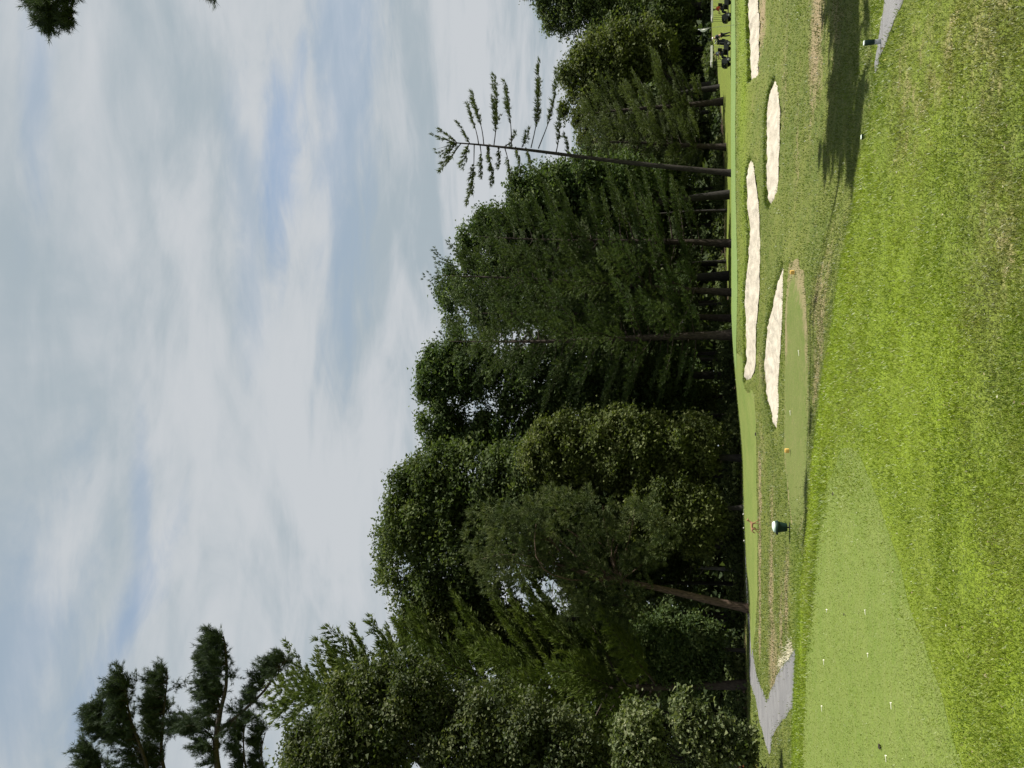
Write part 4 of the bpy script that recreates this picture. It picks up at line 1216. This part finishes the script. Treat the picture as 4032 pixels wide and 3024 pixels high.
for X, Y, D, r_, lb in TR:
    p = foot(X, Y, D); lean = rng.normal(0, .4)
    H = rng.uniform(9, 13)
    t = np.linspace(0, 1, 9)
    pts = np.stack([p[0] + lean * t + .08 * np.sin(t * 6), np.full(9, p[1]) + .1 * t, p[2] + H * t], -1)
    w, c = Acc(), Acc()
    w.add(*tube(pts, r_ * (1 - .55 * t) * np.where(t == 0, 1.3, 1), 8))
    cc = pts[-2]
    n = 700
    d = unit(rng.normal(0, 1, (n, 3)))
    q = cc + d * np.array((2.2, 2.0, 2.4)) * rng.uniform(.3, 1, (n, 1))
    c.add(*leaves(q, unit(d + np.array((0, 0, .5))), .0055 * D * rng.uniform(.7, 1.3, n), np.clip(rng.normal(.4, .2, n), 0, 1), True))
    for _ in range(4): limb(w, pts[-3], cc + rng.normal(0, 1.2, 3), r_ * .3, .02)
    o = empty('slim_tree', p, lb, 'tree', 'slim trees inside the wood')
    link('trunk', w.mesh('trunk', BARK_OAK, p, True, False), o)
    link('crown', c.mesh('crown', OAK_DARK, p), o)


# understorey along the tree line, and the far wood that closes the view
def leaf_mass(name, label, cat, pts, sizes, tints, mat):
    a = Acc(); n = len(pts)
    nr_ = unit(rng.normal(0, .6, (n, 3)) + np.array((0, -.3, .5)))
    a.add(*leaves(pts, nr_, sizes, tints, True))
    link(name, a.mesh(name, mat, (0, 0, 0)), label=label, cat=cat, kind='stuff')


def undergrowth():
    P, S, T = [], [], []
    for _ in range(340):
        y = rng.uniform(-100, 3150)
        t = sx(2850, y); D = np.interp(t, TREE_T, TREE_D) + 2.5 + 30 * rng.uniform(0, 1) ** 1.7
        cx_, cy_ = t * D, D
        R = rng.uniform(.7, 2.0); n = int(120 * R)
        d = unit(rng.normal(0, 1, (n, 3))); d[:, 2] = np.abs(d[:, 2])
        q = d * np.array((R * 1.2, R, R * rng.uniform(.5, .95))) * rng.uniform(.6, 1, (n, 1)) ** .5
        q += np.array((cx_, cy_, float(h_base(np.array([cx_]), np.array([cy_]))[0])))
        P.append(q); S.append(.0042 * D * rng.uniform(.7, 1.3, n)); T.append(np.clip(rng.normal(.45, .2) + rng.normal(0, .15, n), 0, 1))
    leaf_mass('undergrowth', 'dark low undergrowth in the shade beneath the trees', 'undergrowth', np.vstack(P), np.concatenate(S), np.concatenate(T), OAK_DARK)
    P, S, T = [], [], []
    for _ in range(1000):
        y = rng.uniform(-500, 3500)
        t = sx(2850, y); D = max(np.interp(t, TREE_T, TREE_D) + 26, 92) + rng.uniform(0, 30)
        top = np.interp(y, [-500, 100, 400, 900, 1500, 2200, 3500], [13, 11, 11, 16, 18, 19, 20])
        R = rng.uniform(2., 4.5); z = top * rng.uniform(.0, 1) ** 1.5
        n = int(34 * R)
        d = unit(rng.normal(0, 1, (n, 3)))
        q = d * R * rng.uniform(.6, 1, (n, 1)) + np.array((t * D, D, z + 1))
        P.append(q); S.append(.0085 * D * rng.uniform(.7, 1.3, n)); T.append(np.clip(rng.normal(.35, .15) + rng.normal(0, .15, n), 0, 1))
    leaf_mass('far_wood', 'deep shaded wood closing the view behind the tree line', 'wood', np.vstack(P), np.concatenate(S), np.concatenate(T), OAK_DARK)


undergrowth()

# small rusty bush at the left edge
broadleaf('rusty brown bush at the foot of the low bright leaved tree', (2972, 3020), 33, [(2905, 2968, 2975, 3075)], 1500, .10, RUST, r=.03, lobes=8, lobe_r=(.4, .6), name='bush', cat='bush', bark=BARK_RED)
# tall trees outside the picture on either hand throw the shade that lies in the dip and on the path
broadleaf('tall oak right of the picture shading the dip', (3190, -1500), 20.5, [(1400, 2100, -1800, -1050), (1250, 1700, -1700, -1150)], 11000, .34, OAK_DARK, r=.4, lobes=60)


# ------------------------------------------------------------------ people, carts, flag and the small things
def skin_body(name, joints, bones, mat, parent, sub=1):
    """joints: name -> (xyz, radius); one continuous skinned surface"""
    me = bpy.data.meshes.new(name)
    keys = list(joints)
    me.from_pydata([joints[k][0] for k in keys], [(keys.index(a), keys.index(b)) for a, b in bones], [])
    o = bpy.data.objects.new(name, me); COL.objects.link(o)
    md = o.modifiers.new('s', 'SKIN'); md.use_smooth_shade = True
    sv = me.skin_vertices[0].data
    for i, k in enumerate(keys):
        r = joints[k][1]; r = r if isinstance(r, tuple) else (r, r)
        sv[i].radius = r; sv[i].use_root = (i == 0)
    if sub:
        s2 = o.modifiers.new('u', 'SUBSURF'); s2.levels = sub; s2.render_levels = sub
    dg = bpy.context.evaluated_depsgraph_get()
    m2 = bpy.data.meshes.new_from_object(o.evaluated_get(dg))
    m2.name = name
    bpy.data.objects.remove(o); bpy.data.meshes.remove(me)
    m2.materials.clear(); m2.materials.append(mat)
    return link(name, m2, parent)


M_SKIN = plain('skin', (.42, .25, .18), .6, var=.06)
M_RED = plain('red_cloth', (.55, .075, .035), .8, var=.2, scale=9)
M_NAVY = plain('dark_cloth', (.018, .022, .034), .85, var=.3)
M_GREYCLOTH = plain('grey_cloth', (.24, .26, .33), .85, var=.15)
M_WHITE = plain('white_cloth', (.78, .78, .74), .8, var=.06)
M_BLACK = plain('black_rubber', (.012, .013, .014), .75, var=.3)
M_CARTBODY = plain('dark_cart_body', (.010, .012, .018), .28, var=.15, spec=.6)
M_ROOF = plain('cream_roof_plastic', (.74, .73, .66), .45, var=.05)
M_METAL = plain('grey_metal', (.35, .36, .37), .4, metal=.8)
M_SEAT = plain('dark_seat_vinyl', (.035, .034, .032), .5)
M_BINGREEN = plain('dark_green_plastic', (.006, .022, .016), .55, var=.2, spec=.2)
M_BINLID = plain('pale_lid', (.50, .62, .54), .35, var=.08)
M_YELLOW = plain('yellow_marker', (.62, .40, .10), .6, var=.15)
M_PALE = plain('pale_paint', (.62, .70, .62), .6)
M_CONC = plain('pale_stub', (.34, .36, .36), .8)
M_FUR = plain('tan_fur', (.27, .155, .08), .9, var=.35, scale=18)
M_DARKFUR = plain('dark_fur', (.07, .04, .025), .9)
M_TEEWOOD = plain('pale_wood', (.74, .72, .58), .7)


def seated_person(loc, shirt_mat, label, cap, face=-1):
    """sits facing -x; hips at z .82 in cart coordinates"""
    o = empty('person', loc, label, 'person', None)
    J = {'hip': ((0, 0, .84), (.15, .17)), 'waist': ((-.02, 0, 1.0), (.125, .155)), 'chest': ((-.07, 0, 1.22), (.13, .185)), 'neckb': ((-.10, 0, 1.40), (.075, .09)), 'neck': ((-.13, 0, 1.47), .052), 'head': ((-.155, 0, 1.56), (.082, .075)), 'crown': ((-.15, 0, 1.66), (.085, .075)),
         'nose': ((-.235, 0, 1.57), .018)}
    B = [('hip', 'waist'), ('waist', 'chest'), ('chest', 'neckb'), ('neckb', 'neck'), ('neck', 'head'), ('head', 'crown'), ('head', 'nose')]
    for s, n in ((-1, 'a'), (1, 'b')):
        J.update({'sh' + n: ((-.08, s * .20, 1.34), .066), 'el' + n: ((-.24, s * .26, 1.12), .046), 'wr' + n: ((-.46, s * .17, 1.14), .030), 'ha' + n: ((-.54, s * .15, 1.16), (.042, .02)),
                  'th' + n: ((-.08, s * .10, .82), .088), 'kn' + n: ((-.46, s * .13, .84), .060), 'an' + n: ((-.58, s * .13, .42), .042), 'to' + n: ((-.76, s * .14, .38), (.04, .03))})
        B += [('neckb', 'sh' + n), ('sh' + n, 'el' + n), ('el' + n, 'wr' + n), ('wr' + n, 'ha' + n), ('hip', 'th' + n), ('th' + n, 'kn' + n), ('kn' + n, 'an' + n), ('an' + n, 'to' + n)]
        for f in range(4):
            J['f%s%d' % (n, f)] = ((-.60 - .008 * (f % 2), s * (.15 + .022 * (f - 1.5)), 1.15 - .01 * f), .009); B.append(('ha' + n, 'f%s%d' % (n, f)))
        J['t' + n] = ((-.55, s * .10, 1.19), .011); B.append(('ha' + n, 't' + n))
    skin_body('body', J, B, M_SKIN, o)

    def shell(name, keys, mat, k=1.14):
        jj = {q: (J[q][0], tuple(v * k for v in J[q][1]) if isinstance(J[q][1], tuple) else J[q][1] * k) for q in keys}
        skin_body(name, jj, [b for b in B if b[0] in keys and b[1] in keys], mat, o)
    J2 = dict(J)
    shell('shirt', ['waist', 'chest', 'neckb', 'sha', 'ela', 'shb', 'elb'], shirt_mat, 1.32)
    shell('trousers', ['hip', 'tha', 'kna', 'ana', 'thb', 'knb', 'anb'], M_NAVY, 1.28)
    b = BM(); b.ball(.108, (-.145, 0, 1.655), (1.0, .92, .72)); b.box((.13, .14, .018), (-.265, 0, 1.635), bev=.006)
    b.done('cap', cap, o)
    for s in (-1, 1):
        e = BM(); e.ball(.012, (-.226, s * .032, 1.60)); e.done('eye', M_BLACK, o)
    return o


def standing_person(loc, label, rz):
    o = empty('person', loc, label, 'person', None, rz)
    J = {'hip': ((0, 0, .95), (.12, .16)), 'waist': ((-.05, 0, 1.08), (.115, .15)), 'chest': ((-.12, 0, 1.30), (.125, .18)), 'neckb': ((-.17, 0, 1.47), (.07, .085)), 'neck': ((-.20, 0, 1.53), .052), 'head': ((-.225, 0, 1.61), (.082, .075)), 'crown': ((-.22, 0, 1.71), (.085, .075)), 'nose': ((-.305, 0, 1.62), .018)}
    B = [('hip', 'waist'), ('waist', 'chest'), ('chest', 'neckb'), ('neckb', 'neck'), ('neck', 'head'), ('head', 'crown'), ('head', 'nose')]
    for s, n in ((-1, 'a'), (1, 'b')):
        J.update({'sh' + n: ((-.15, s * .20, 1.41), .066), 'el' + n: ((-.24, s * .27, 1.16), .046), 'wr' + n: ((-.44, s * .20, 1.06), .030), 'ha' + n: ((-.52, s * .18, 1.05), (.042, .02)),
                  'th' + n: ((.01, s * .10, .86), .090), 'kn' + n: ((-.02 - .06 * s, s * .11, .48), .060), 'an' + n: ((.04 - .10 * s, s * .11, .09), .042), 'to' + n: ((-.13 - .10 * s, s * .12, .04), (.045, .03))})
        B += [('neckb', 'sh' + n), ('sh' + n, 'el' + n), ('el' + n, 'wr' + n), ('wr' + n, 'ha' + n), ('hip', 'th' + n), ('th' + n, 'kn' + n), ('kn' + n, 'an' + n), ('an' + n, 'to' + n)]
        for f in range(4):
            J['f%s%d' % (n, f)] = ((-.58 - .008 * (f % 2), s * (.18 + .022 * (f - 1.5)), 1.03 - .01 * f), .009); B.append(('ha' + n, 'f%s%d' % (n, f)))
        J['t' + n] = ((-.53, s * .13, 1.08), .011); B.append(('ha' + n, 't' + n))
    skin_body('body', J, B, M_SKIN, o)

    def shell(name, keys, mat, k):
        jj = {q: (J[q][0], tuple(v * k for v in J[q][1]) if isinstance(J[q][1], tuple) else J[q][1] * k) for q in keys}
        skin_body(name, jj, [b for b in B if b[0] in keys and b[1] in keys], mat, o)
    shell('jacket', ['waist', 'chest', 'neckb', 'sha', 'ela', 'wra', 'shb', 'elb', 'wrb'], M_NAVY, 1.3)
    shell('trousers', ['hip', 'tha', 'kna', 'ana', 'thb', 'knb', 'anb'], M_NAVY, 1.28)
    b = BM(); b.ball(.110, (-.215, 0, 1.705), (1.0, .92, .74)); b.box((.14, .14, .018), (-.335, 0, 1.685), bev=.006); b.done('cap', M_WHITE, o)
    for s in (-1, 1):
        e = BM(); e.ball(.012, (-.296, s * .032, 1.65)); e.done('eye', M_BLACK, o)
    return o


def make_cart(label):
    o = empty('golf_cart', (0, 0, 0), label, 'golf cart', 'golf carts parked beyond the green')
    BM().prism([(-1.22, .30), (-1.24, .52), (-1.18, .72), (-1.05, .84), (-.80, .90), (-.72, .86), (-.62, .52), (-.58, .30)], -.56, .56, .03).done('front_cowl', M_CARTBODY, o)
    BM().prism([(-.60, .24), (-.60, .33), (.15, .33), (.18, .60), (.22, .66), (.95, .66), (1.12, .58), (1.16, .36), (1.10, .24)], -.57, .57, .02).done('body', M_CARTBODY, o)
    BM().box((.50, 1.06, .13), (.08, 0, .735), bev=.04).done('seat', M_SEAT, o)
    BM().box((.11, 1.06, .42), (.38, 0, 1.03), Matrix.Rotation(math.radians(10), 3, 'Y'), .04).done('backrest', M_SEAT, o)
    BM().prism([(-.95, 1.71), (-.93, 1.87), (-.6, 1.91), (.55, 1.91), (.75, 1.88), (.78, 1.71)], -.60, .60, .012).done('roof', M_ROOF, o)
    for s in (-1, 1):
        BM().cyl(.017, .017, (-.80, s * .53, .86), (-.62, s * .53, 1.80), 8).done('pillar', M_BLACK, o)
        BM().cyl(.017, .017, (-.98, s * .48, .84), (-.84, s * .50, 1.80), 8).done('pillar', M_BLACK, o)
        BM().cyl(.017, .017, (.48, s * .53, .62), (.62, s * .53, 1.80), 8).done('pillar', M_METAL, o)
        for x in (-.82, .78):
            w = BM(); w.lathe([(.10, -.08), (.20, -.09), (.225, -.06), (.23, 0), (.225, .06), (.20, .09), (.10, .08)], 20)
            q = w.done('wheel', M_BLACK, o); q.rotation_euler = (PI / 2, 0, 0); q.location = (x, s * .50, .23)
            r_ = BM(); r_.lathe([(.0, -.065), (.05, -.07), (.105, -.05), (.11, .05), (.05, .07), (0.0, .065)], 16)
            rr = r_.done('rim', M_METAL, q); rr.location = (0, 0, -.03 * s)
        BM().ball(.06, (-1.20, s * .38, .60), (.5, 1.2, .8)).done('headlight', M_ROOF, o)
    st = BM()
    ring = [(-.42 + .05 * math.sin(a) * .8, -.26 + .17 * math.cos(a), 1.12 + .15 * math.sin(a)) for a in np.linspace(0, 2 * PI, 17)]
    for a, b in zip(ring, ring[1:]): st.cyl(.013, .013, a, b, 6)
    st.cyl(.018, .018, (-.42, -.26, 1.12), (-.72, -.26, .84), 7)
    st.done('steering_wheel', M_BLACK, o)
    rk = BM()
    for s in (-1, 1): rk.cyl(.016, .016, (.98, s * .40, .62), (1.02, s * .40, 1.10), 7)
    rk.cyl(.016, .016, (1.02, -.40, 1.08), (1.02, .40, 1.08), 7); rk.box((.34, .96, .03), (1.12, 0, .40), bev=.008)
    rk.done('bag_rack', M_METAL, o)
    return o


def golf_bag(loc, label, mat, tilt):
    o = empty('golf_bag', loc, label, 'golf bag', 'golf bags strapped on the carts')
    b = BM(); b.lathe([(.0, 0), (.12, .0), (.135, .03), (.13, .4), (.125, .72), (.145, .80), (.145, .88), (.10, .885), (0, .86)], 14); q = b.done('bag', mat, o); q.rotation_euler = (0, tilt, 0)
    p_ = BM(); p_.box((.12, .16, .36), (.15, 0, .30), bev=.03); pk = p_.done('pocket', mat, o); pk.rotation_euler = (0, tilt, 0)
    for k in range(6):
        a = k * 1.05
        c = BM(); x, y = .07 * math.cos(a), .07 * math.sin(a); h = .98 + .05 * (k % 3)
        c.cyl(.008, .008, (x, y, .8), (x * 1.3, y * 1.3, h), 6); c.ball(.05 if k % 2 else .034, (x * 1.3 + .02, y * 1.3, h + .02), (1.2, .8, .8), 8)
        cc = c.done('club', M_WHITE if k == 1 else M_METAL if k % 2 == 0 else M_BLACK, o); cc.rotation_euler = (0, tilt, 0)
    return o


def hz(x, y): return float(h_ground(np.array([x]), np.array([y]))[0])


CD = 78.0
c1x = at(2850, 214, CD)[0]; c2x = at(2850, 25, CD)[0]
cart = make_cart('dark cream roofed golf cart with a grey shirted driver, left of the flagstick')
cart.location = (c1x, CD, hz(c1x, CD)); z1 = cart.location.z
cart2 = copy_tree(cart); cart2['label'] = 'dark golf cart cut off by the picture edge with a red shirted driver'
cart2.location = (c2x, CD + .6, hz(c2x, CD + .6)); z2 = cart2.location.z
cart.rotation_euler.z = math.radians(4); cart2.rotation_euler.z = math.radians(-3)
seated_person((c1x + .10, CD - .27, z1), M_GREYCLOTH, 'person in a grey shirt and pale cap sitting in the golf cart', M_WHITE)
seated_person((c2x + .10, CD + .33, z2), M_RED, 'person in a red shirt and dark cap sitting at the wheel', M_NAVY)
standing_person((c1x + 1.75, CD - .35, hz(c1x + 1.75, CD)), 'person in dark clothes and a white cap standing at the rear of the golf cart', 0.1)
golf_bag((c1x + 1.12, CD - .24, z1 + .42), 'dark golf bag on the rear of the cart by the standing person', M_NAVY, .22)
golf_bag((c1x + 1.10, CD + .30, z1 + .42), 'black golf bag on the far side of the same cart rear', M_BLACK, .22)
golf_bag((c2x + 1.12, CD + .36, z2 + .42), 'black golf bag on the cut off cart behind the red shirted driver', M_BLACK, .22)


def flag():
    fx, fy, _ = at(2893, 98, 45.0)
    fz = hz(fx, fy) + .03
    o = empty('flagstick', (fx, fy, fz), 'thin flagstick with a limp white flag standing on the green', 'golf flag')
    BM().cyl(.011, .009, (0, 0, -.05), (0, 0, 1.98), 8).done('pole', plain('pole_paint', (.30, .31, .26), .5), o)
    BM().lathe([(.055, -.002), (.056, .004), (.0, .004)], 20).done('cup', M_BLACK, o)
    # hanging cloth: folded pennant
    nu, nv = 12, 14; V = []
    for j in range(nv):
        v = j / (nv - 1)
        for i in range(nu):
            u = i / (nu - 1)
            w = .20 * math.sin(PI * min(1, v * 1.15)) ** .8 * (1 - .35 * v) + .015
            V.append((-.012 - u * w, .05 * math.sin(u * 9 + v * 2) * (1 - .4 * v), 1.97 - .56 * v - .10 * u))
    F = [[j * nu + i, j * nu + i + 1, (j + 1) * nu + i + 1, (j + 1) * nu + i] for j in range(nv - 1) for i in range(nu - 1)]
    me = raw_mesh('flag', np.array(V), [np.array(F)], True, None, [M_WHITE])
    q = link('flag', me, o); md = q.modifiers.new('thick', 'SOLIDIFY'); md.thickness = .004


flag()


def green_bin():
    p = ground_hit(3111, 2077); x, y = p; z = hz(x, y)
    k = scale_at(y, z) * 68 / .53      # true to the size it shows
    o = empty('litter_bin', (x, y, z), 'squat dark green bin with a pale domed lid on a short post', 'bin')
    o.scale = (k, k, k)
    BM().box((.30, .10, .02), (0, 0, .012), bev=.005).box((.10, .26, .02), (0, 0, .013), bev=.005).done('base', M_BLACK, o)
    BM().cyl(.022, .022, (0, 0, .02), (0, 0, .09), 10).done('post', M_BLACK, o)
    BM().lathe([(.0, .08), (.10, .082), (.125, .10), (.14, .18), (.155, .28), (.168, .34), (0.10, .345), (0, .345)], 28).done('tub', M_BINGREEN, o)
    BM().lathe([(.172, .335), (.196, .35), (.200, .385), (.185, .42), (.178, .425), (.172, .42)], 28).done('rim', M_BINGREEN, o)
    ld = BM(); ld.lathe([(.0, .0), (.172, .0), (.176, .02), (.165, .055), (.13, .085), (.07, .10), (0, .105)], 28); l = ld.done('lid', M_BINLID, o); l.location = (0, 0, .42); l.rotation_euler = (0, math.radians(-7), 0)
    BM().box((.07, .05, .07), (-.205, 0, .375), bev=.015).done('latch', M_BINGREEN, o)


green_bin()


def animal():
    p = ground_hit(2993, 2072); x, y = p; z = hz(x, y)
    o = empty('animal', (x, y, z), 'tan long legged dog like animal with its head raised, beyond the green bin', 'animal')
    J = {'rump': ((-.19, 0, .45), (.085, .078)), 'loin': ((-.06, 0, .44), (.078, .068)), 'chest': ((.13, 0, .43), (.095, .080)), 'shoul': ((.19, 0, .48), (.068, .062)), 'neck': ((.25, 0, .57), (.046, .042)), 'poll': ((.30, 0, .67), (.050, .044)), 'muz': ((.37, 0, .655), (.030, .026)), 'nose': ((.425, 0, .64), (.018, .016)),
         'tail': ((-.29, 0, .44), .030), 'tail2': ((-.36, 0, .34), .036), 'tail3': ((-.40, 0, .24), .014), 'earA': ((.285, -.035, .745), .012), 'earB': ((.285, .035, .745), .012), 'eA': ((.292, -.028, .705), .024), 'eB': ((.292, .028, .705), .024)}
    B = [('rump', 'loin'), ('loin', 'chest'), ('chest', 'shoul'), ('shoul', 'neck'), ('neck', 'poll'), ('poll', 'muz'), ('muz', 'nose'), ('rump', 'tail'), ('tail', 'tail2'), ('tail2', 'tail3'), ('poll', 'eA'), ('eA', 'earA'), ('poll', 'eB'), ('eB', 'earB')]
    for s, n, dx in ((-1, 'a', .10), (1, 'b', -.03)):
        J.update({'fs' + n: ((.15, s * .055, .37), .042), 'fe' + n: ((.15 + dx * .6, s * .055, .26), .026), 'fw' + n: ((.18 + dx * 1.4, s * .055, .13), .018), 'fp' + n: ((.17 + dx * 1.7, s * .055, .015), .018), 'ft' + n: ((.21 + dx * 1.7, s * .055, .012), .016),
                  'hs' + n: ((-.17, s * .05, .37), .056), 'hk' + n: ((-.11 - dx * .6, s * .055, .27), .034), 'hh' + n: ((-.24 - dx, s * .055, .16), .019), 'hp' + n: ((-.21 - dx * 1.2, s * .055, .015), .018), 'ht' + n: ((-.165 - dx * 1.2, s * .055, .012), .016)})
        B += [('chest', 'fs' + n), ('fs' + n, 'fe' + n), ('fe' + n, 'fw' + n), ('fw' + n, 'fp' + n), ('fp' + n, 'ft' + n), ('rump', 'hs' + n), ('hs' + n, 'hk' + n), ('hk' + n, 'hh' + n), ('hh' + n, 'hp' + n), ('hp' + n, 'ht' + n)]
    skin_body('body', J, B, M_FUR, o)
    for s in (-1, 1): BM().ball(.010, (.325, s * .036, .675)).done('eye', M_BLACK, o)
    o.rotation_euler.z = .12
    k = scale_at(y, .3) * 52 / .74; o.scale = (k, k, k)


animal()


def tee_marker(name, X, Y, label, size, mat, group):
    p = ground_hit(X, Y); x, y = p; z = hz(x, y) + .04
    o = empty(name, (x, y, z), label, 'tee marker', group, rng.uniform(-.3, .3))
    BM().box((size, size, size * .95), (0, 0, size * .48), bev=size * .12).done('block', mat, o)
    BM().box((size * .8, size * .8, .012), (0, 0, size * .955 + .006), bev=.004).done('cap', M_PALE if mat is not M_YELLOW else M_YELLOW, o)
    BM().cyl(.008, .004, (0, 0, .01), (0, 0, -.10), 6).done('spike', M_METAL, o)
    return o


tee_marker('tee_marker', 3134, 1072, 'yellow tee marker at the pointed end of the far tee strip', .125, M_YELLOW, 'yellow tee markers')
tee_marker('tee_marker', 3113, 1775, 'yellow tee marker on the worn edge below the end of the nearest bunker', .125, M_YELLOW, 'yellow tee markers')


def post_marker(X, Y, dist, top_X, label):
    base = at(X, Y, dist); z0 = hz(base[0], dist)
    s = scale_at(dist, 0)
    Ht = at(top_X, Y, dist)[2] - z0
    o = empty('marker_post', (base[0], dist, z0), label, 'marker post', 'dark green marker posts')
    w = 17 * s
    BM().box((w * .92, w * .8, Ht * .40), (0, 0, Ht * .19), bev=.004).done('stub', M_CONC, o)
    BM().box((w, w, Ht * .55), (0, 0, Ht * .66), bev=.006).done('block', M_BINGREEN, o)
    BM().box((w * .96, w * .96, Ht * .065), (0, 0, Ht * .967), bev=.003).done('cap', M_PALE, o)


post_marker(3464, 163, 8.85, 3400, 'dark green marker post with a pale top and grey stub beside the narrow path')
post_marker(3424, 537, 9.9, 3390, 'dark green marker post half hidden behind the brow of the teeing ground')


def broken_tee(X, Y, L, ang, k):
    p = ground_hit(X, Y); x, y = p; z = float(h_base(np.array([x]), np.array([y]))[0]) + .034
    lab = ['broken white wooden tee nearest the picture edge on the near tee box', 'white wooden tee lying alone in the middle of the near tee box', 'pale broken tee near the far lip of the near tee box', 'pale tee lying in line with the leaning bushy pine', 'small pale broken tee beside a dark scuff', 'thin broken tee between two others on the near tee box', 'pale wooden tee near the ragged edge of the tee box', 'long broken tee at the right side of the far tee strip', 'short broken tee in the middle of the far tee strip'][k]
    b = BM(); b.lathe([(0, 0), (.003, .01), (.0045, L * .8), (.0095, L * .97), (.0095, L), (0, L * .99)], 10)
    o = b.done('golf_tee', M_TEEWOOD, None, label=lab, cat='golf tee', group='broken wooden tees lying on the grass')
    sc = max(1.0, y / 10.0)
    o.location = (x, y, z); o.rotation_euler = (PI / 2 - .06, 0, ang); o.scale = (sc, sc, sc)


for k, (X, Y, L, a) in enumerate([(3505, 3005, .075, 1.5), (3527, 2797, .07, 1.6), (3246, 2805, .08, 1.45), (3265, 2414, .05, 1.2), (3421, 2423, .06, 1.7), (3431, 2592, .055, 1.5), (3253, 2620, .07, 1.4), (3151, 1403, .075, 1.5), (3117, 1637, .06, 1.5)]):
    broken_tee(X, Y, L, a, k)


def divots():
    for k, (X, Y, s, lb) in enumerate([(3470, 2940, .03, 'dark scuffed divot beside the broken tee at the picture edge'), (3285, 1945, .025, 'small dark divot near the tip of the near tee box'), (3330, 2420, .018, 'tiny dark divot in the middle of the near tee box'), (3443, 262, .04, 'small dark clod at the end of the narrow path'), (2977, 1710, .09, 'small dark clod on the edge of the mown strip')]):
        p = ground_hit(X, Y); z = hz(*p) + .02
        r = bmesh.new(); bmesh.ops.create_icosphere(r, subdivisions=2, radius=s)
        for v in r.verts: v.co *= 1 + .5 * (random.random() - .5)
        for v in r.verts: v.co.z *= .45
        me = bpy.data.meshes.new('clod'); r.to_mesh(me); r.free(); me.materials.append(plain('dark_soil', (.025, .020, .012), .95))
        o = link('soil_clod', me, label=lb, cat='clod', group='dark clods on the grass'); o.location = (p[0], p[1], z); o.rotation_euler.z = k


divots()


def stones():
    for k, (X, Y) in enumerate([(2930, 2025), (2932, 2079), (2934, 2129)]):
        p = at(X, Y, 51.0); z = hz(p[0], 51.0)
        r = bmesh.new(); bmesh.ops.create_icosphere(r, subdivisions=2, radius=.06)
        for v in r.verts: v.co *= 1 + .35 * (random.random() - .5)
        me = bpy.data.meshes.new('stone'); r.to_mesh(me); r.free(); me.materials.append(M_STONE)
        o = link('stone', me, label=['pale stone at the foot of the wood, rightmost of three in a row', 'pale stone at the foot of the wood, middle one of three', 'pale stone at the foot of the wood, leftmost of three in a row'][k], cat='stone', group='pale stones in a row')
        o.location = (p[0], 51.0, z + .05)


stones()


def litter():
    n = 420
    x, y, r = scatter_r(n, 4.2, 14)
    k = ~inside(near_tee, x, y) & ~inside(path_right, x, y); x, y, r = x[k], y[k], r[k]; n = len(x)
    z = h_ground(x, y) + rng.uniform(.012, .035, n)
    V, F, T = leaves(np.stack([x, y, z], -1), unit(rng.normal(0, .35, (n, 3)) + np.array((0, 0, 1))), rng.uniform(.012, .030, n) * np.clip(r / 8, .9, 1.5), rng.uniform(0, 1, n))
    link('fallen_leaves', raw_mesh('fallen_leaves', V, F, False, {'tint': T}, [leaf_mat('dry_fallen_leaf', [(0, (.10, .075, .035)), (.5, (.24, .20, .11)), (.8, (.32, .30, .19)), (1, (.46, .46, .36))], trans=.15)]), label='scattered dry leaf scraps and pale clover heads in the rough', cat='leaf litter', kind='stuff')


litter()


def straw():
    n = 900
    c = np.array([ground_hit(X, Y) for X, Y in ((3118, 2555), (3105, 2590), (3092, 2605), (3085, 2625), (3078, 2640), (3112, 2575))])
    P = c[rng.integers(0, len(c), n)] + rng.normal(0, 1, (n, 2)) * np.array((.14, .35))
    k = ~inside(path_left, P[:, 0], P[:, 1]); P = P[k]; n = len(P)
    z = h_ground(P[:, 0], P[:, 1])
    V, F, A = blades(np.column_stack([P, z]), rng.uniform(.05, .16, n), np.full(n, .022), rng.uniform(.2, 1, n), np.ones(n), rng.uniform(.5, 1.6, n), False)
    link('dry_straw', raw_mesh('dry_straw', V, F, False, {'tint': A['tint']}, [DRY_STRAW]), label='pale bleached straw along the edge of the cart path', cat='straw', kind='stuff')


straw()
